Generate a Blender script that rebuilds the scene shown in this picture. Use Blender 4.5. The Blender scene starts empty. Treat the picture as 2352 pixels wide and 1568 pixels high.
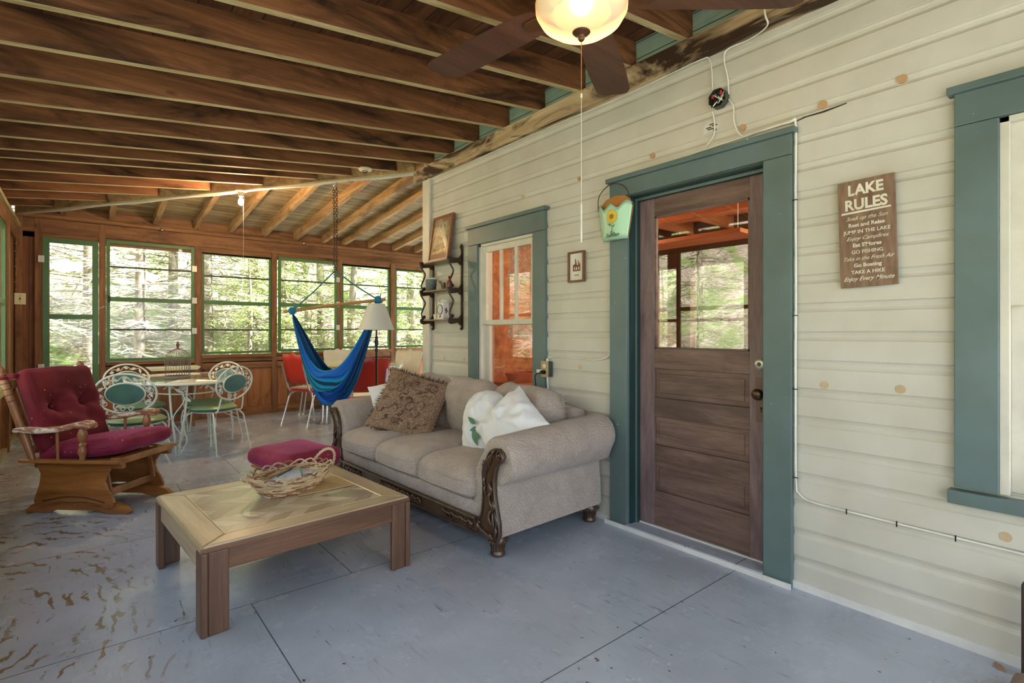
import bpy, bmesh, math, random
from mathutils import Vector, Matrix, Euler, noise
scn = bpy.context.scene
COL = scn.collection
PI = math.pi
rnd = random.Random(7)

# ---------------------------------------------------------------- camera, light, exposure
cam_d = bpy.data.cameras.new('camera'); cam = bpy.data.objects.new('camera', cam_d); COL.objects.link(cam)
cam.location = (0, 0, 1.22); cam.rotation_euler = (PI/2, 0, -math.radians(39.5))
cam_d.sensor_width = 36; cam_d.lens = 1200/2352*36; cam_d.shift_y = -21/2352
cam_d.clip_start = 0.02; cam_d.clip_end = 200
scn.camera = cam
w = bpy.data.worlds.new('sky'); scn.world = w; w.use_nodes = True
wn = w.node_tree.nodes; wn.clear()
_bg = wn.new('ShaderNodeBackground'); _wo = wn.new('ShaderNodeOutputWorld')
_sky = wn.new('ShaderNodeTexSky'); _sky.sky_type = 'HOSEK_WILKIE'
_sky.sun_direction = Vector((0.55, -0.35, 0.75)).normalized(); _sky.turbidity = 6.0; _sky.ground_albedo = 0.4
_mx = wn.new('ShaderNodeMix'); _mx.data_type = 'RGBA'; _mx.inputs[0].default_value = 0.72
_mx.inputs[7].default_value = (0.80, 0.90, 1.0, 1)
w.node_tree.links.new(_sky.outputs[0], _mx.inputs[6]); w.node_tree.links.new(_mx.outputs[2], _bg.inputs[0])
w.node_tree.links.new(_bg.outputs[0], _wo.inputs[0]); _bg.inputs[1].default_value = 2.6
sd = bpy.data.lights.new('sun', 'SUN'); sun = bpy.data.objects.new('sun', sd); COL.objects.link(sun)
sd.energy = 23.0; sd.angle = math.radians(2); sd.color = (1, 0.98, 0.94)
sun.rotation_euler = Vector((0.55, -0.35, 0.95)).to_track_quat('Z', 'Y').to_euler()
scn.view_settings.view_transform = 'Standard'; scn.view_settings.look = 'None'
scn.view_settings.gamma = 1; scn.view_settings.use_curve_mapping = False
scn.view_settings.exposure = 0.66

# ---------------------------------------------------------------- object helpers
def srgb(*c):
    f = lambda v: v/12.92 if v <= 0.04045 else ((v+0.055)/1.055)**2.4
    return tuple(f(x/255) for x in c)+(1,)
def thing(name, label, cat, loc=(0, 0, 0), rz=0, group=None):
    o = bpy.data.objects.new(name, None); COL.objects.link(o); o.location = loc; o.rotation_euler = (0, 0, rz)
    o.empty_display_size = 0.1
    o['label'] = label; o['category'] = cat
    if group: o['group'] = group
    return o
def tag(o, label, cat, group=None, kind=None):
    o['label'] = label; o['category'] = cat
    if group: o['group'] = group
    if kind: o['kind'] = kind
    return o
def dup(root, loc, rz, label=None, group=None, scale=None):
    def cp(o, par):
        c = o.copy(); COL.objects.link(c)
        if par: c.parent = par
        for ch in list(o.children): cp(ch, c)
        return c
    r = cp(root, None); r.location = loc; r.rotation_euler = (0, 0, rz)
    if scale: r.scale = scale
    if label: r['label'] = label
    if group: r['group'] = group
    return r

class B:
    """collects shapes, then links them as ONE mesh object"""
    def __init__(s): s.v = []; s.f = []; s.m = []; s.cm = 0
    def add(s, vs, fs, mi=None):
        n = len(s.v); s.v += [tuple(v) for v in vs]; s.f += [tuple(i+n for i in f) for f in fs]
        s.m += [s.cm if mi is None else mi]*len(fs); return s
    def box(s, x0, x1, y0, y1, z0, z1, mi=None):
        if x0 > x1: x0, x1 = x1, x0
        if y0 > y1: y0, y1 = y1, y0
        if z0 > z1: z0, z1 = z1, z0
        return s.add([(x0,y0,z0),(x1,y0,z0),(x1,y1,z0),(x0,y1,z0),(x0,y0,z1),(x1,y0,z1),(x1,y1,z1),(x0,y1,z1)],
                     [(0,3,2,1),(4,5,6,7),(0,1,5,4),(1,2,6,5),(2,3,7,6),(3,0,4,7)], mi)
    def beam(s, p, q, w, h, up=(0, 0, 1), mi=None, mi_low=None):
        p, q, up = Vector(p), Vector(q), Vector(up); d = (q-p).normalized()
        sx = d.cross(up)
        if sx.length < 1e-5: sx = d.cross(Vector((1, 0, 0)))
        sx.normalize(); uz = sx.cross(d).normalized()
        vs = [c+sx*a*w/2+uz*b*h/2 for c in (p, q) for a, b in ((-1,-1),(1,-1),(1,1),(-1,1))]
        fs = [(0,1,2,3),(7,6,5,4),(4,5,1,0),(5,6,2,1),(6,7,3,2),(7,4,0,3)]
        n0 = len(s.f); s.add(vs, fs, mi)
        if mi_low is not None: s.m[n0+2] = mi_low
        return s
    def tube(s, pts, r, seg=8, closed=False, cap=True, mi=None):
        pts = [Vector(p) for p in pts]; n = len(pts)
        rr = r if isinstance(r, (list, tuple)) else [r]*n
        up = None; vs = []; fs = []
        for i in range(n):
            a = pts[i-1] if (i > 0 or closed) else pts[i]; b = pts[(i+1) % n] if (i < n-1 or closed) else pts[i]
            t = (b-a)
            if t.length < 1e-9: t = Vector((0, 0, 1))
            t.normalize()
            if up is None:
                up = Vector((0, 0, 1)) if abs(t.z) < 0.9 else Vector((1, 0, 0))
            up = (up-t*up.dot(t))
            if up.length < 1e-6: up = t.orthogonal()
            up.normalize(); sd_ = t.cross(up)
            for k in range(seg):
                an = 2*PI*k/seg; vs.append(pts[i]+(up*math.cos(an)+sd_*math.sin(an))*rr[i])
        m = n if closed else n-1
        for i in range(m):
            j = (i+1) % n
            for k in range(seg):
                k2 = (k+1) % seg; fs.append((i*seg+k, i*seg+k2, j*seg+k2, j*seg+k))
        if cap and not closed:
            fs.append(tuple(range(seg))[::-1]); fs.append(tuple((n-1)*seg+k for k in range(seg)))
        return s.add(vs, fs, mi)
    def lathe(s, prof, seg=20, c=(0, 0, 0), axis='Z', mi=None, sx=1, sy=1, rot=None, cap=True):
        vs = []; fs = []; n = len(prof)
        for r, z in prof:
            for k in range(seg):
                a = 2*PI*k/seg; v = Vector((r*math.cos(a)*sx, r*math.sin(a)*sy, z))
                if axis == 'X': v = Vector((v.z, v.x, v.y))
                if axis == 'Y': v = Vector((v.y, v.z, v.x))
                if rot: v = rot @ v
                vs.append(v+Vector(c))
        for i in range(n-1):
            for k in range(seg):
                k2 = (k+1) % seg; fs.append((i*seg+k, i*seg+k2, (i+1)*seg+k2, (i+1)*seg+k))
        if cap and prof[0][0] > 1e-5: fs.append(tuple(range(seg))[::-1])
        if cap and prof[-1][0] > 1e-5: fs.append(tuple((n-1)*seg+k for k in range(seg)))
        return s.add(vs, fs, mi)
    def prism(s, outline, fn, d0, d1, mi=None):
        """outline of (a,b); fn(a,b,d) -> xyz ; extruded between d0 and d1"""
        n = len(outline)
        vs = [fn(a, b, d0) for a, b in outline]+[fn(a, b, d1) for a, b in outline]
        fs = [tuple(range(n)), tuple(range(2*n-1, n-1, -1))]+[(i, i+n, (i+1) % n+n, (i+1) % n) for i in range(n)]
        return s.add(vs, fs, mi)
    def ball(s, c, r, seg=12, mi=None):
        rx, ry, rz = r if isinstance(r, (tuple, list)) else (r, r, r)
        n = seg//2
        return s.lathe([(math.sin(PI*i/n), -math.cos(PI*i/n)) for i in range(n+1)], seg, c, 'Z', mi,
                       rot=Matrix.Diagonal((rx, ry, rz)))
    def rbox(s, c, size, r, n=8, puff=(0, 0, 0), rot=None, nz=0.0, nf=6.0, fn=None, seed=0, mi=None):
        """rounded, puffed box (cushions)"""
        hx, hy, hz = [d/2 for d in size]; vs = []; fs = []; idx = {}
        def key(p): return (round(p[0], 5), round(p[1], 5), round(p[2], 5))
        def put(p):
            k = key(p)
            if k in idx: return idx[k]
            x, y, z = p
            sx_, sy_, sz_ = [math.sin(t*PI/2)*0.35+t*0.65 for t in p]
            q = Vector((sx_*hx, sy_*hy, sz_*hz)); rr = min(r, hx, hy, hz)
            inner = Vector((max(-hx+rr, min(hx-rr, q.x)), max(-hy+rr, min(hy-rr, q.y)), max(-hz+rr, min(hz-rr, q.z))))
            d = q-inner
            if d.length > 1e-9:
                mxd = max(abs(d.x), abs(d.y), abs(d.z)); d = d.normalized()*mxd if mxd < rr+1e-9 else d.normalized()*rr
            q = inner+d
            q.x += puff[0]*x*(1-y*y)*(1-z*z); q.y += puff[1]*y*(1-x*x)*(1-z*z); q.z += puff[2]*z*(1-x*x)*(1-y*y)
            if nz:
                nv = noise.noise_vector(q*nf+Vector((seed*7.3, seed*3.1, 0))); q += nv*nz
            if fn: q = Vector(fn(q))
            if rot: q = rot @ q
            idx[k] = len(vs); vs.append(q+Vector(c)); return idx[k]
        for ax in range(3):
            for sg in (-1, 1):
                for i in range(n):
                    for j in range(n):
                        qd = []
                        for a, b in ((i, j), (i+1, j), (i+1, j+1), (i, j+1)):
                            p = [0, 0, 0]; p[ax] = sg; p[(ax+1) % 3] = a/n*2-1; p[(ax+2) % 3] = b/n*2-1
                            qd.append(put(tuple(p)))
                        fs.append(tuple(qd) if sg > 0 else tuple(qd[::-1]))
        return s.add(vs, fs, mi)
    def pillow(s, c, rot, wx, wy, t, n=14, pinch=0.12, nz=0.006, seed=0, mi=None, rd=0.0):
        vs = []; fs = []
        for sg in (1, -1):
            b0 = len(vs)
            for i in range(n+1):
                for j in range(n+1):
                    u, v = i/n*2-1, j/n*2-1
                    h = max(0, (1-u*u)*(1-v*v))**0.50
                    x = u*wx/2*(1-pinch*(1-v*v)*abs(u)**3); y = v*wy/2*(1-pinch*(1-u*u)*abs(v)**3)
                    x, y = x*math.sqrt(1-rd*v*v/2), y*math.sqrt(1-rd*u*u/2)
                    q = Vector((x, y, sg*h*t/2))
                    wv = noise.noise_vector(Vector((x*9+seed*5, y*9, sg*2.0)))
                    wv2 = noise.noise_vector(Vector((x*22+seed*5, y*22, sg*2.0)))
                    q += (wv*nz+wv2*nz*0.6)*(0.3+h)+Vector((0, 0, 1))*nz*0.5*math.sin(14*math.atan2(v+.01, u))*max(abs(u), abs(v))**3*h
                    if h == 0: q.z = 0
                    vs.append((rot @ q)+Vector(c))
            for i in range(n):
                for j in range(n):
                    a = b0+i*(n+1)+j; qd = (a, a+n+1, a+n+2, a+1)
                    fs.append(qd if sg > 0 else qd[::-1])
        return s.add(vs, fs, mi)
    def build(s, name, mats, parent=None, smooth=None, bevel=0, sub=0, weld=False, struct=False, loc=None):
        me = bpy.data.meshes.new(name); me.from_pydata(s.v, [], s.f)
        if not isinstance(mats, (list, tuple)): mats = [mats]
        for m in mats: me.materials.append(m)
        if any(s.m): me.polygons.foreach_set('material_index', s.m)
        bm = bmesh.new(); bm.from_mesh(me)
        if weld: bmesh.ops.remove_doubles(bm, verts=bm.verts, dist=1e-5)
        bmesh.ops.recalc_face_normals(bm, faces=bm.faces)
        bm.to_mesh(me); bm.free()
        if smooth is not None:
            me.polygons.foreach_set('use_smooth', [True]*len(me.polygons)); me.set_sharp_from_angle(angle=math.radians(smooth))
        me.update()
        o = bpy.data.objects.new(name, me); COL.objects.link(o)
        if parent: o.parent = parent
        if loc: o.location = loc
        if bevel:
            b = o.modifiers.new('bevel', 'BEVEL'); b.width = bevel; b.segments = 2; b.limit_method = 'ANGLE'; b.angle_limit = math.radians(40)
        if sub:
            m_ = o.modifiers.new('sub', 'SUBSURF'); m_.levels = sub; m_.render_levels = sub
        if struct: o['kind'] = 'structure'
        return o
def mesh_thing(b, name, mats, label, cat, group=None, **k):
    return tag(b.build(name, mats, **k), label, cat, group)
def curve_pts(keys, n=8):
    """Catmull-Rom through key points"""
    K = [Vector(k) for k in keys]; out = []
    for i in range(len(K)-1):
        p0 = K[max(i-1, 0)]; p1 = K[i]; p2 = K[i+1]; p3 = K[min(i+2, len(K)-1)]
        for j in range(n):
            t = j/n
            out.append(0.5*((2*p1)+(p2-p0)*t+(2*p0-5*p1+4*p2-p3)*t*t+(-p0+3*p1-3*p2+p3)*t**3))
    out.append(K[-1]); return out
def text_obj(txt, size, mat, parent, origin, xdir, ydir, name='lettering', shear=0.0, depth=0.0008, align='CENTER', bold=0.0, xs=1.0):
    cu = bpy.data.curves.new(name, 'FONT'); cu.body = txt; cu.size = size; cu.align_x = align; cu.extrude = depth
    cu.shear = shear; cu.offset = bold; cu.resolution_u = 3
    tmp = bpy.data.objects.new('t', cu); COL.objects.link(tmp)
    me = bpy.data.meshes.new_from_object(tmp.evaluated_get(bpy.context.evaluated_depsgraph_get()))
    bpy.data.objects.remove(tmp)
    X = Vector(xdir).normalized()*xs; Y = Vector(ydir).normalized(); Z = Vector(xdir).normalized().cross(Y)
    M = Matrix((X, Y, Z)).transposed().to_4x4(); M.translation = Vector(origin)
    me.transform(M); me.materials.clear(); me.materials.append(mat)
    o = bpy.data.objects.new(name, me); COL.objects.link(o); o.parent = parent
    return o

# ---------------------------------------------------------------- materials
class N:
    def __init__(s, name, rough=0.6, metal=0.0, spec=0.5):
        s.m = bpy.data.materials.new(name); s.m.use_nodes = True; s.t = s.m.node_tree; s.n = s.t.nodes; s.l = s.t.links
        s.p = s.n['Principled BSDF']; s.p.inputs['Roughness'].default_value = rough
        s.p.inputs['Metallic'].default_value = metal; s.p.inputs['Specular IOR Level'].default_value = spec
    def new(s, t, **k):
        n = s.n.new('ShaderNode'+t)
        for a, b in k.items(): setattr(n, a, b)
        return n
    def val(s, sock, v):
        if hasattr(v, 'links'): s.l.new(v, sock)
        else: sock.default_value = v
    def math(s, op, a, b=0.0, clamp=False):
        n = s.new('Math', operation=op, use_clamp=clamp); s.val(n.inputs[0], a); s.val(n.inputs[1], b); return n.outputs[0]
    def coord(s, scale=(1, 1, 1), rand=True):
        tc = s.new('TexCoord'); o = tc.outputs['Object']
        if rand:
            oi = s.new('ObjectInfo'); r = s.math('MULTIPLY', oi.outputs['Random'], 37.0)
            cb = s.new('CombineXYZ'); [s.l.new(r, cb.inputs[i]) for i in range(3)]
            va = s.new('VectorMath', operation='ADD'); s.l.new(o, va.inputs[0]); s.l.new(cb.outputs[0], va.inputs[1]); o = va.outputs[0]
        return s.scale(o, scale)
    def scale(s, o, sc):
        mp = s.new('VectorMath', operation='MULTIPLY'); s.l.new(o, mp.inputs[0]); mp.inputs[1].default_value = sc; return mp.outputs[0]
    def noise(s, vec, scale=5, detail=4, rough=0.6, dist=0.0):
        n = s.new('TexNoise'); s.l.new(vec, n.inputs['Vector']); n.inputs['Scale'].default_value = scale
        n.inputs['Detail'].default_value = detail; n.inputs['Roughness'].default_value = rough; n.inputs['Distortion'].default_value = dist
        return n.outputs[0]
    def ramp(s, fac, stops):
        r = s.new('ValToRGB'); s.l.new(fac, r.inputs[0]); e = r.color_ramp.elements
        while len(e) < len(stops): e.new(0.5)
        for i, (p, c) in enumerate(stops): e[i].position = p; e[i].color = c
        return r.outputs[0]
    def mix(s, fac, a, b, mode='MIX'):
        m = s.new('Mix', data_type='RGBA', blend_type=mode); s.val(m.inputs[0], fac); s.val(m.inputs[6], a); s.val(m.inputs[7], b); return m.outputs[2]
    def bump(s, h, strength=0.3, dist=0.01):
        b = s.new('Bump'); s.l.new(h, b.inputs['Height']); b.inputs['Strength'].default_value = strength; b.inputs['Distance'].default_value = dist
        s.l.new(b.outputs[0], s.p.inputs['Normal']); return b
    def color(s, c): s.val(s.p.inputs['Base Color'], c); return s
def plain(name, c, rough=0.5, metal=0.0, spec=0.5, var=0.08, bump=0.0, bscale=40):
    a = N(name, rough, metal, spec); v = a.coord(); f = a.noise(v, 7, 3)
    dk = tuple(x*(1-var*2.2) for x in c[:3])+(1,); lt = tuple(min(1, x*(1+var)) for x in c[:3])+(1,)
    a.color(a.ramp(f, [(0.3, dk), (0.7, lt)]))
    if bump: a.bump(a.noise(v, bscale, 3), bump)
    return a.m
def wood(name, c1, c2, axis='X', gs=18, rough=0.6, dark=None, darkamt=0.5, plank=None, spec=0.35, bump=0.25, stretch=0.06, knots=0.0, coat=0, pvar=0.35, dthr=(0.50, 0.66)):
    """grain along axis; plank=(across axis index, width) tints each board and darkens the gaps"""
    a = N(name, rough, 0, spec); sc = [1, 1, 1]; sc['XYZ'.index(axis)] = stretch
    base = a.coord((1, 1, 1)); vec = base; gap = None; tint = None
    if plank:
        tc = a.new('TexCoord'); sp = a.new('SeparateXYZ'); a.l.new(tc.outputs['Object'], sp.inputs[0])
        q = a.math('DIVIDE', sp.outputs[plank[0]], plank[1]); fl = a.math('FLOOR', q); fr = a.math('SUBTRACT', q, fl)
        e = a.math('ABSOLUTE', a.math('SUBTRACT', fr, 0.5)); gap = a.math('GREATER_THAN', e, 0.5-(plank[2] if len(plank) > 2 else 0.02))
        wnz = a.new('TexWhiteNoise', noise_dimensions='1D'); a.l.new(fl, wnz.inputs['W']); tint = wnz.outputs['Value']
        cb = a.new('CombineXYZ'); a.l.new(a.math('MULTIPLY', tint, 53.0), cb.inputs[0]); a.l.new(a.math('MULTIPLY', tint, 29.0), cb.inputs[1]); a.l.new(a.math('MULTIPLY', tint, 17.0), cb.inputs[2])
        va = a.new('VectorMath', operation='ADD'); a.l.new(base, va.inputs[0]); a.l.new(cb.outputs[0], va.inputs[1]); vec = va.outputs[0]
    g = a.noise(a.scale(vec, sc), gs, 6, 0.62, 0.6); g2 = a.noise(a.scale(vec, [x*3 for x in sc]), gs*2.5, 3, 0.7)
    f = a.math('ADD', a.math('MULTIPLY', g, 0.75), a.math('MULTIPLY', g2, 0.25))
    col = a.ramp(f, [(0.32, c1), (0.66, c2)])
    if tint is not None: col = a.mix(a.math('MULTIPLY', tint, pvar), col, c1)
    if dark:
        s2 = [1, 1, 1]; s2['XYZ'.index(axis)] = 0.28
        d = a.noise(a.scale(vec, s2), 4.2, 5, 0.65, 0.8)
        d = a.ramp(d, [(dthr[0], (0, 0, 0, 1)), (dthr[1], (1, 1, 1, 1))]); col = a.mix(a.math('MULTIPLY', d, darkamt), col, dark)
    if knots:
        s3 = [1, 1, 1]; s3['XYZ'.index(axis)] = 0.45
        vo = a.new('TexVoronoi'); a.l.new(a.scale(vec, s3), vo.inputs['Vector']); vo.inputs['Scale'].default_value = 4.5
        kf = a.ramp(vo.outputs['Distance'], [(0.03, (1, 1, 1, 1)), (0.085, (0, 0, 0, 1))])
        col = a.mix(a.math('MULTIPLY', kf, knots), col, tuple(x*0.3 for x in c1[:3])+(1,))
    if gap is not None: col = a.mix(a.math('MULTIPLY', gap, 0.85), col, (0.012, 0.008, 0.005, 1))
    a.color(col)
    if bump: a.bump(f, bump, 0.004)
    if coat: a.p.inputs['Coat Weight'].default_value = coat; a.p.inputs['Coat Roughness'].default_value = 0.15
    return a.m
def glassy(name, tint=(1, 1, 1, 1), refl=1.0, rough=0.0, haze=0.0):
    a = N(name); a.n.remove(a.p); tr = a.new('BsdfTransparent'); tr.inputs[0].default_value = tint
    gl = a.new('BsdfGlossy'); gl.inputs['Roughness'].default_value = rough
    ge = a.new('NewGeometry'); dt_ = a.new('VectorMath', operation='DOT_PRODUCT'); a.l.new(ge.outputs['Normal'], dt_.inputs[0]); a.l.new(ge.outputs['Incoming'], dt_.inputs[1])
    sch = a.math('ADD', a.math('MULTIPLY', a.math('POWER', a.math('SUBTRACT', 1.0, a.math('ABSOLUTE', dt_.outputs['Value'])), 5.0), 0.95), 0.045); mx = a.new('MixShader')
    a.l.new(a.math('MULTIPLY', sch, refl, True), mx.inputs[0]); a.l.new(tr.outputs[0], mx.inputs[1]); a.l.new(gl.outputs[0], mx.inputs[2])
    out = mx.outputs[0]
    if haze:
        df = a.new('BsdfDiffuse'); df.inputs[0].default_value = (0.8, 0.82, 0.8, 1); m2 = a.new('MixShader'); m2.inputs[0].default_value = haze
        a.l.new(out, m2.inputs[1]); a.l.new(df.outputs[0], m2.inputs[2]); out = m2.outputs[0]
    a.l.new(out, a.n['Material Output'].inputs[0]); return a.m
def emis(name, c, s):
    a = N(name); a.p.inputs['Emission Color'].default_value = c; a.p.inputs['Emission Strength'].default_value = s; a.p.inputs['Base Color'].default_value = c
    return a.m
def paint_siding():
    a = N('cream_paint', 0.55, 0, 0.3); v = a.coord(rand=False)
    f = a.noise(v, 3, 3); c = a.ramp(f, [(0.35, srgb(194, 192, 183)), (0.65, srgb(203, 202, 195))])
    # thin chips of missing paint, drawn out along the boards
    ch = a.noise(a.scale(v, (1, 1, 3.2)), 26, 5, 0.7); ch2 = a.noise(v, 2.1, 2)
    m = a.math('MULTIPLY', a.math('GREATER_THAN', ch, 0.735), a.math('GREATER_THAN', ch2, 0.5))
    c = a.mix(m, c, srgb(120, 92, 62))
    a.color(c); a.bump(a.noise(a.scale(v, (1, 0.4, 3)), 30, 4), 0.12, 0.003); return a.m
def paint_floor():
    a = N('grey_floor_paint', 0.3, 0, 0.55); v = a.coord(rand=False)
    f = a.noise(v, 1.6, 4); c = a.ramp(f, [(0.3, srgb(160, 168, 182)), (0.7, srgb(182, 190, 206))])
    # checking of the plywood: fine cracks along y
    cr = a.noise(a.scale(v, (1, 0.09, 1)), 60, 5, 0.7, 0.4); reg = a.noise(v, 1.1, 3)
    m = a.math('MULTIPLY', a.ramp(cr, [(0.60, (0, 0, 0, 1)), (0.68, (1, 1, 1, 1))]), a.ramp(reg, [(0.42, (0.08, 0.08, 0.08, 1)), (0.62, (0.75, 0.75, 0.75, 1))]))
    c = a.mix(m, c, srgb(96, 96, 92))
    # contour rings where the face veneer shows through, worn brown, mostly towards the left
    wv = a.new('TexWave', wave_type='RINGS', rings_direction='SPHERICAL'); 
    mpv = a.new('VectorMath', operation='SUBTRACT'); a.l.new(v, mpv.inputs[0]); mpv.inputs[1].default_value = (-0.35, 3.0, 0)
    a.l.new(a.scale(mpv.outputs[0], (1, 0.55, 1)), wv.inputs['Vector']); wv.inputs['Scale'].default_value = 5.5
    wv.inputs['Distortion'].default_value = 7; wv.inputs['Detail'].default_value = 4; wv.inputs['Detail Scale'].default_value = 2.2
    sx = a.new('SeparateXYZ'); a.l.new(v, sx.inputs[0])
    near = a.ramp(sx.outputs[0], [(0.0, (1, 1, 1, 1)), (0.45, (0.0, 0.0, 0.0, 1))])
    wr = a.math('MULTIPLY', a.ramp(wv.outputs[0], [(0.80, (0, 0, 0, 1)), (0.88, (1, 1, 1, 1))]), a.ramp(a.noise(v, 5, 4), [(0.5, (0, 0, 0, 1)), (0.56, (1, 1, 1, 1))]))
    wr = a.math('MULTIPLY', wr, near)
    c = a.mix(wr, c, srgb(128, 112, 84))
    chip = a.math('GREATER_THAN', a.noise(a.scale(v, (1, 0.6, 1)), 34, 3, 0.55), 0.715)
    c = a.mix(chip, c, srgb(98, 78, 60))
    st = a.math('GREATER_THAN', a.noise(a.scale(v, (1, 0.07, 1)), 34, 4, 0.6), 0.70)
    c = a.mix(a.math('MULTIPLY', st, 0.8), c, srgb(88, 78, 70))
    # sheet seams: every 1.22 m across, staggered along
    def line(sock, off, per, wdt):
        q = a.math('DIVIDE', a.math('ADD', sock, off), per); fr = a.math('FRACT', q)
        return a.math('LESS_THAN', a.math('MULTIPLY', a.math('ABSOLUTE', a.math('SUBTRACT', fr, 0.5)), per), wdt)
    s1 = line(sx.outputs[1], 0.61-2.56, 1.22, 0.0022)
    row = a.math('FLOOR', a.math('DIVIDE', a.math('ADD', sx.outputs[1], -2.56), 1.22))
    offx = a.math('MULTIPLY', a.math('MODULO', a.math('ABSOLUTE', row), 2.0), 0.47)
    xo = a.math('ADD', sx.outputs[0], offx)
    s2 = line(xo, 1.22-1.06, 2.44, 0.0022)
    seam = a.math('MAXIMUM', s1, s2); c = a.mix(a.math('MULTIPLY', seam, 0.85), c, (0.02, 0.02, 0.018, 1))
    a.color(c); h = a.math('SUBTRACT', a.math('SUBTRACT', a.noise(a.scale(v, (1, 0.2, 1)), 22, 4), a.math('MULTIPLY', m, 0.6)), seam)
    a.bump(h, 0.35, 0.004)
    a.l.new(a.ramp(a.noise(v, 4, 4), [(0.35, (0.16, 0.16, 0.16, 1)), (0.7, (0.34, 0.34, 0.34, 1))]), a.p.inputs['Roughness'])
    return a.m
M = {}
M['siding'] = paint_siding(); M['floor'] = paint_floor()
M['cream'] = plain('cream_trim_paint', srgb(210, 207, 196), 0.5, var=0.05)
M['white_edge'] = plain('white_trim_paint', srgb(222, 222, 222), 0.5, var=0.06)
def teal():
    a = N('teal_paint', 0.42, 0, 0.4); v = a.coord(rand=False); f = a.noise(v, 2.5, 3)
    c = a.ramp(f, [(0.3, srgb(86, 104, 103)), (0.7, srgb(100, 120, 124))])
    c = a.mix(a.math('GREATER_THAN', a.noise(v, 45, 2), 0.77), c, srgb(190, 205, 200)); a.color(c)
    a.bump(a.noise(a.scale(v, (1, 1, 0.2)), 30, 3), 0.08); return a.m
M['teal'] = teal(); M['teal_dark'] = plain('dark_teal_paint', srgb(30, 58, 58), 0.45)
M['green'] = plain('green_frame_paint', srgb(82, 122, 74), 0.45, var=0.06)
M['aqua'] = wood('aqua_painted_boards', srgb(150, 180, 168), srgb(180, 208, 196), 'Y', 20, 0.6, srgb(70, 66, 50), 0.3, plank=(2, 0.1, 0.03))
dkw = (srgb(84, 52, 32), srgb(154, 104, 68)); ltw = (srgb(150, 122, 78), srgb(205, 186, 140)); blk = srgb(24, 14, 9)
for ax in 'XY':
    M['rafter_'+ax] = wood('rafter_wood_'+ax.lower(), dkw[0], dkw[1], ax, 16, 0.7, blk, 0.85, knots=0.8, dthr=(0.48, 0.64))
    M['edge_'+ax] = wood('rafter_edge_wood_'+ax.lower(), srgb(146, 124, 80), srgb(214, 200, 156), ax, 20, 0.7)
M['far_rafter'] = wood('weathered_rafter_wood', srgb(140, 104, 68), srgb(202, 168, 122), 'Y', 16, 0.75, srgb(60, 38, 22), 0.6, knots=0.7)
M['deck_side'] = wood('dark_roof_boards', srgb(74, 44, 26), srgb(140, 94, 62), 'Y', 16, 0.75, blk, 0.7, plank=(0, 0.14, 0.025), knots=0.5, pvar=0.7)
M['deck_far'] = wood('grey_roof_boards', srgb(140, 120, 88), srgb(200, 180, 142), 'X', 16, 0.75, srgb(78, 52, 32), 0.5, plank=(1, 0.125, 0.03), knots=0.5, pvar=0.6)
M['beam'] = wood('weathered_beam_wood', srgb(150, 122, 88), srgb(216, 196, 160), 'Y', 12, 0.75, srgb(48, 28, 16), 0.97, knots=0.8, bump=0.5, dthr=(0.47, 0.57))
for ax in 'XYZ':
    M['frame_'+ax] = wood('brown_frame_wood_'+ax.lower(), srgb(100, 64, 40), srgb(162, 116, 76), ax, 14, 0.6, srgb(64, 38, 22), 0.6, knots=0.7)
M['wains'] = wood('wainscot_boards', srgb(142, 90, 52), srgb(196, 138, 86), 'Z', 14, 0.55, srgb(74, 40, 20), 0.55, plank=(0, 0.19, 0.012), knots=0.8, pvar=0.5)
M['wains_y'] = wood('side_wainscot_boards', srgb(112, 66, 34), srgb(168, 110, 64), 'Z', 14, 0.6, srgb(70, 38, 20), 0.55, plank=(1, 0.19, 0.012), knots=0.8, pvar=0.5)
M['door'] = wood('dark_door_wood_x', srgb(78, 60, 56), srgb(130, 106, 98), 'Y', 16, 0.5, srgb(56, 46, 48), 0.6, stretch=0.1)
M['door_z'] = wood('dark_door_wood_z', srgb(92, 74, 76), srgb(140, 120, 124), 'Z', 16, 0.5, srgb(64, 50, 54), 0.5, stretch=0.1)
M['glass'] = glassy('clear_glass', (0.96, 0.97, 0.96, 1), 1.9)
M['pane'] = glassy('screen_pane', (0.99, 1, 0.99, 1), 0.6, 0.0, 0.02)
M['black'] = plain('black_metal', srgb(28, 26, 26), 0.4, 0.4)
M['steel'] = plain('steel', srgb(190, 190, 188), 0.3, 1.0)
M['chrome'] = plain('chrome', srgb(225, 225, 225), 0.12, 1.0, var=0.01)
M['cable'] = plain('white_cable', srgb(228, 227, 220), 0.5)
M['room'] = wood('orange_room_boards', srgb(140, 78, 42), srgb(200, 132, 82), 'Y', 12, 0.55, srgb(80, 36, 16), 0.5, knots=0.6)
M['room_x'] = wood('orange_room_timber', srgb(140, 84, 52), srgb(200, 136, 92), 'X', 12, 0.6, srgb(84, 40, 20), 0.4, knots=0.6)
M['room_dark'] = wood('dark_room_boards', srgb(48, 28, 20), srgb(86, 52, 36), 'Y', 12, 0.6)
M['brass'] = plain('aged_brass', srgb(96, 78, 62), 0.35, 0.9)
M['ivory'] = plain('ivory_plastic', srgb(232, 226, 178), 0.35, var=0.02)
WX, YF, YC, LX, YB = 2.64, 8.45, 4.55, -0.60, -1.7      # house wall, far wall, house corner, screen wall, rear edge
def zs(x, y): return 2.483+max(0, y-4.4)*0.042+0.115*(x+0.59)     # underside of the side rafters
def zf(y): return 2.665+0.115*(8.4-y)                              # underside of the far rafters
HA, HB = Vector((2.60, 4.69, 0)), Vector((-0.59, 8.45, 0))

# floor
b = B(); b.box(LX-0.1, 6.35, YB, YF+0.1, -0.06, 0); b.build('floor', M['floor'], struct=True)

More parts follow.
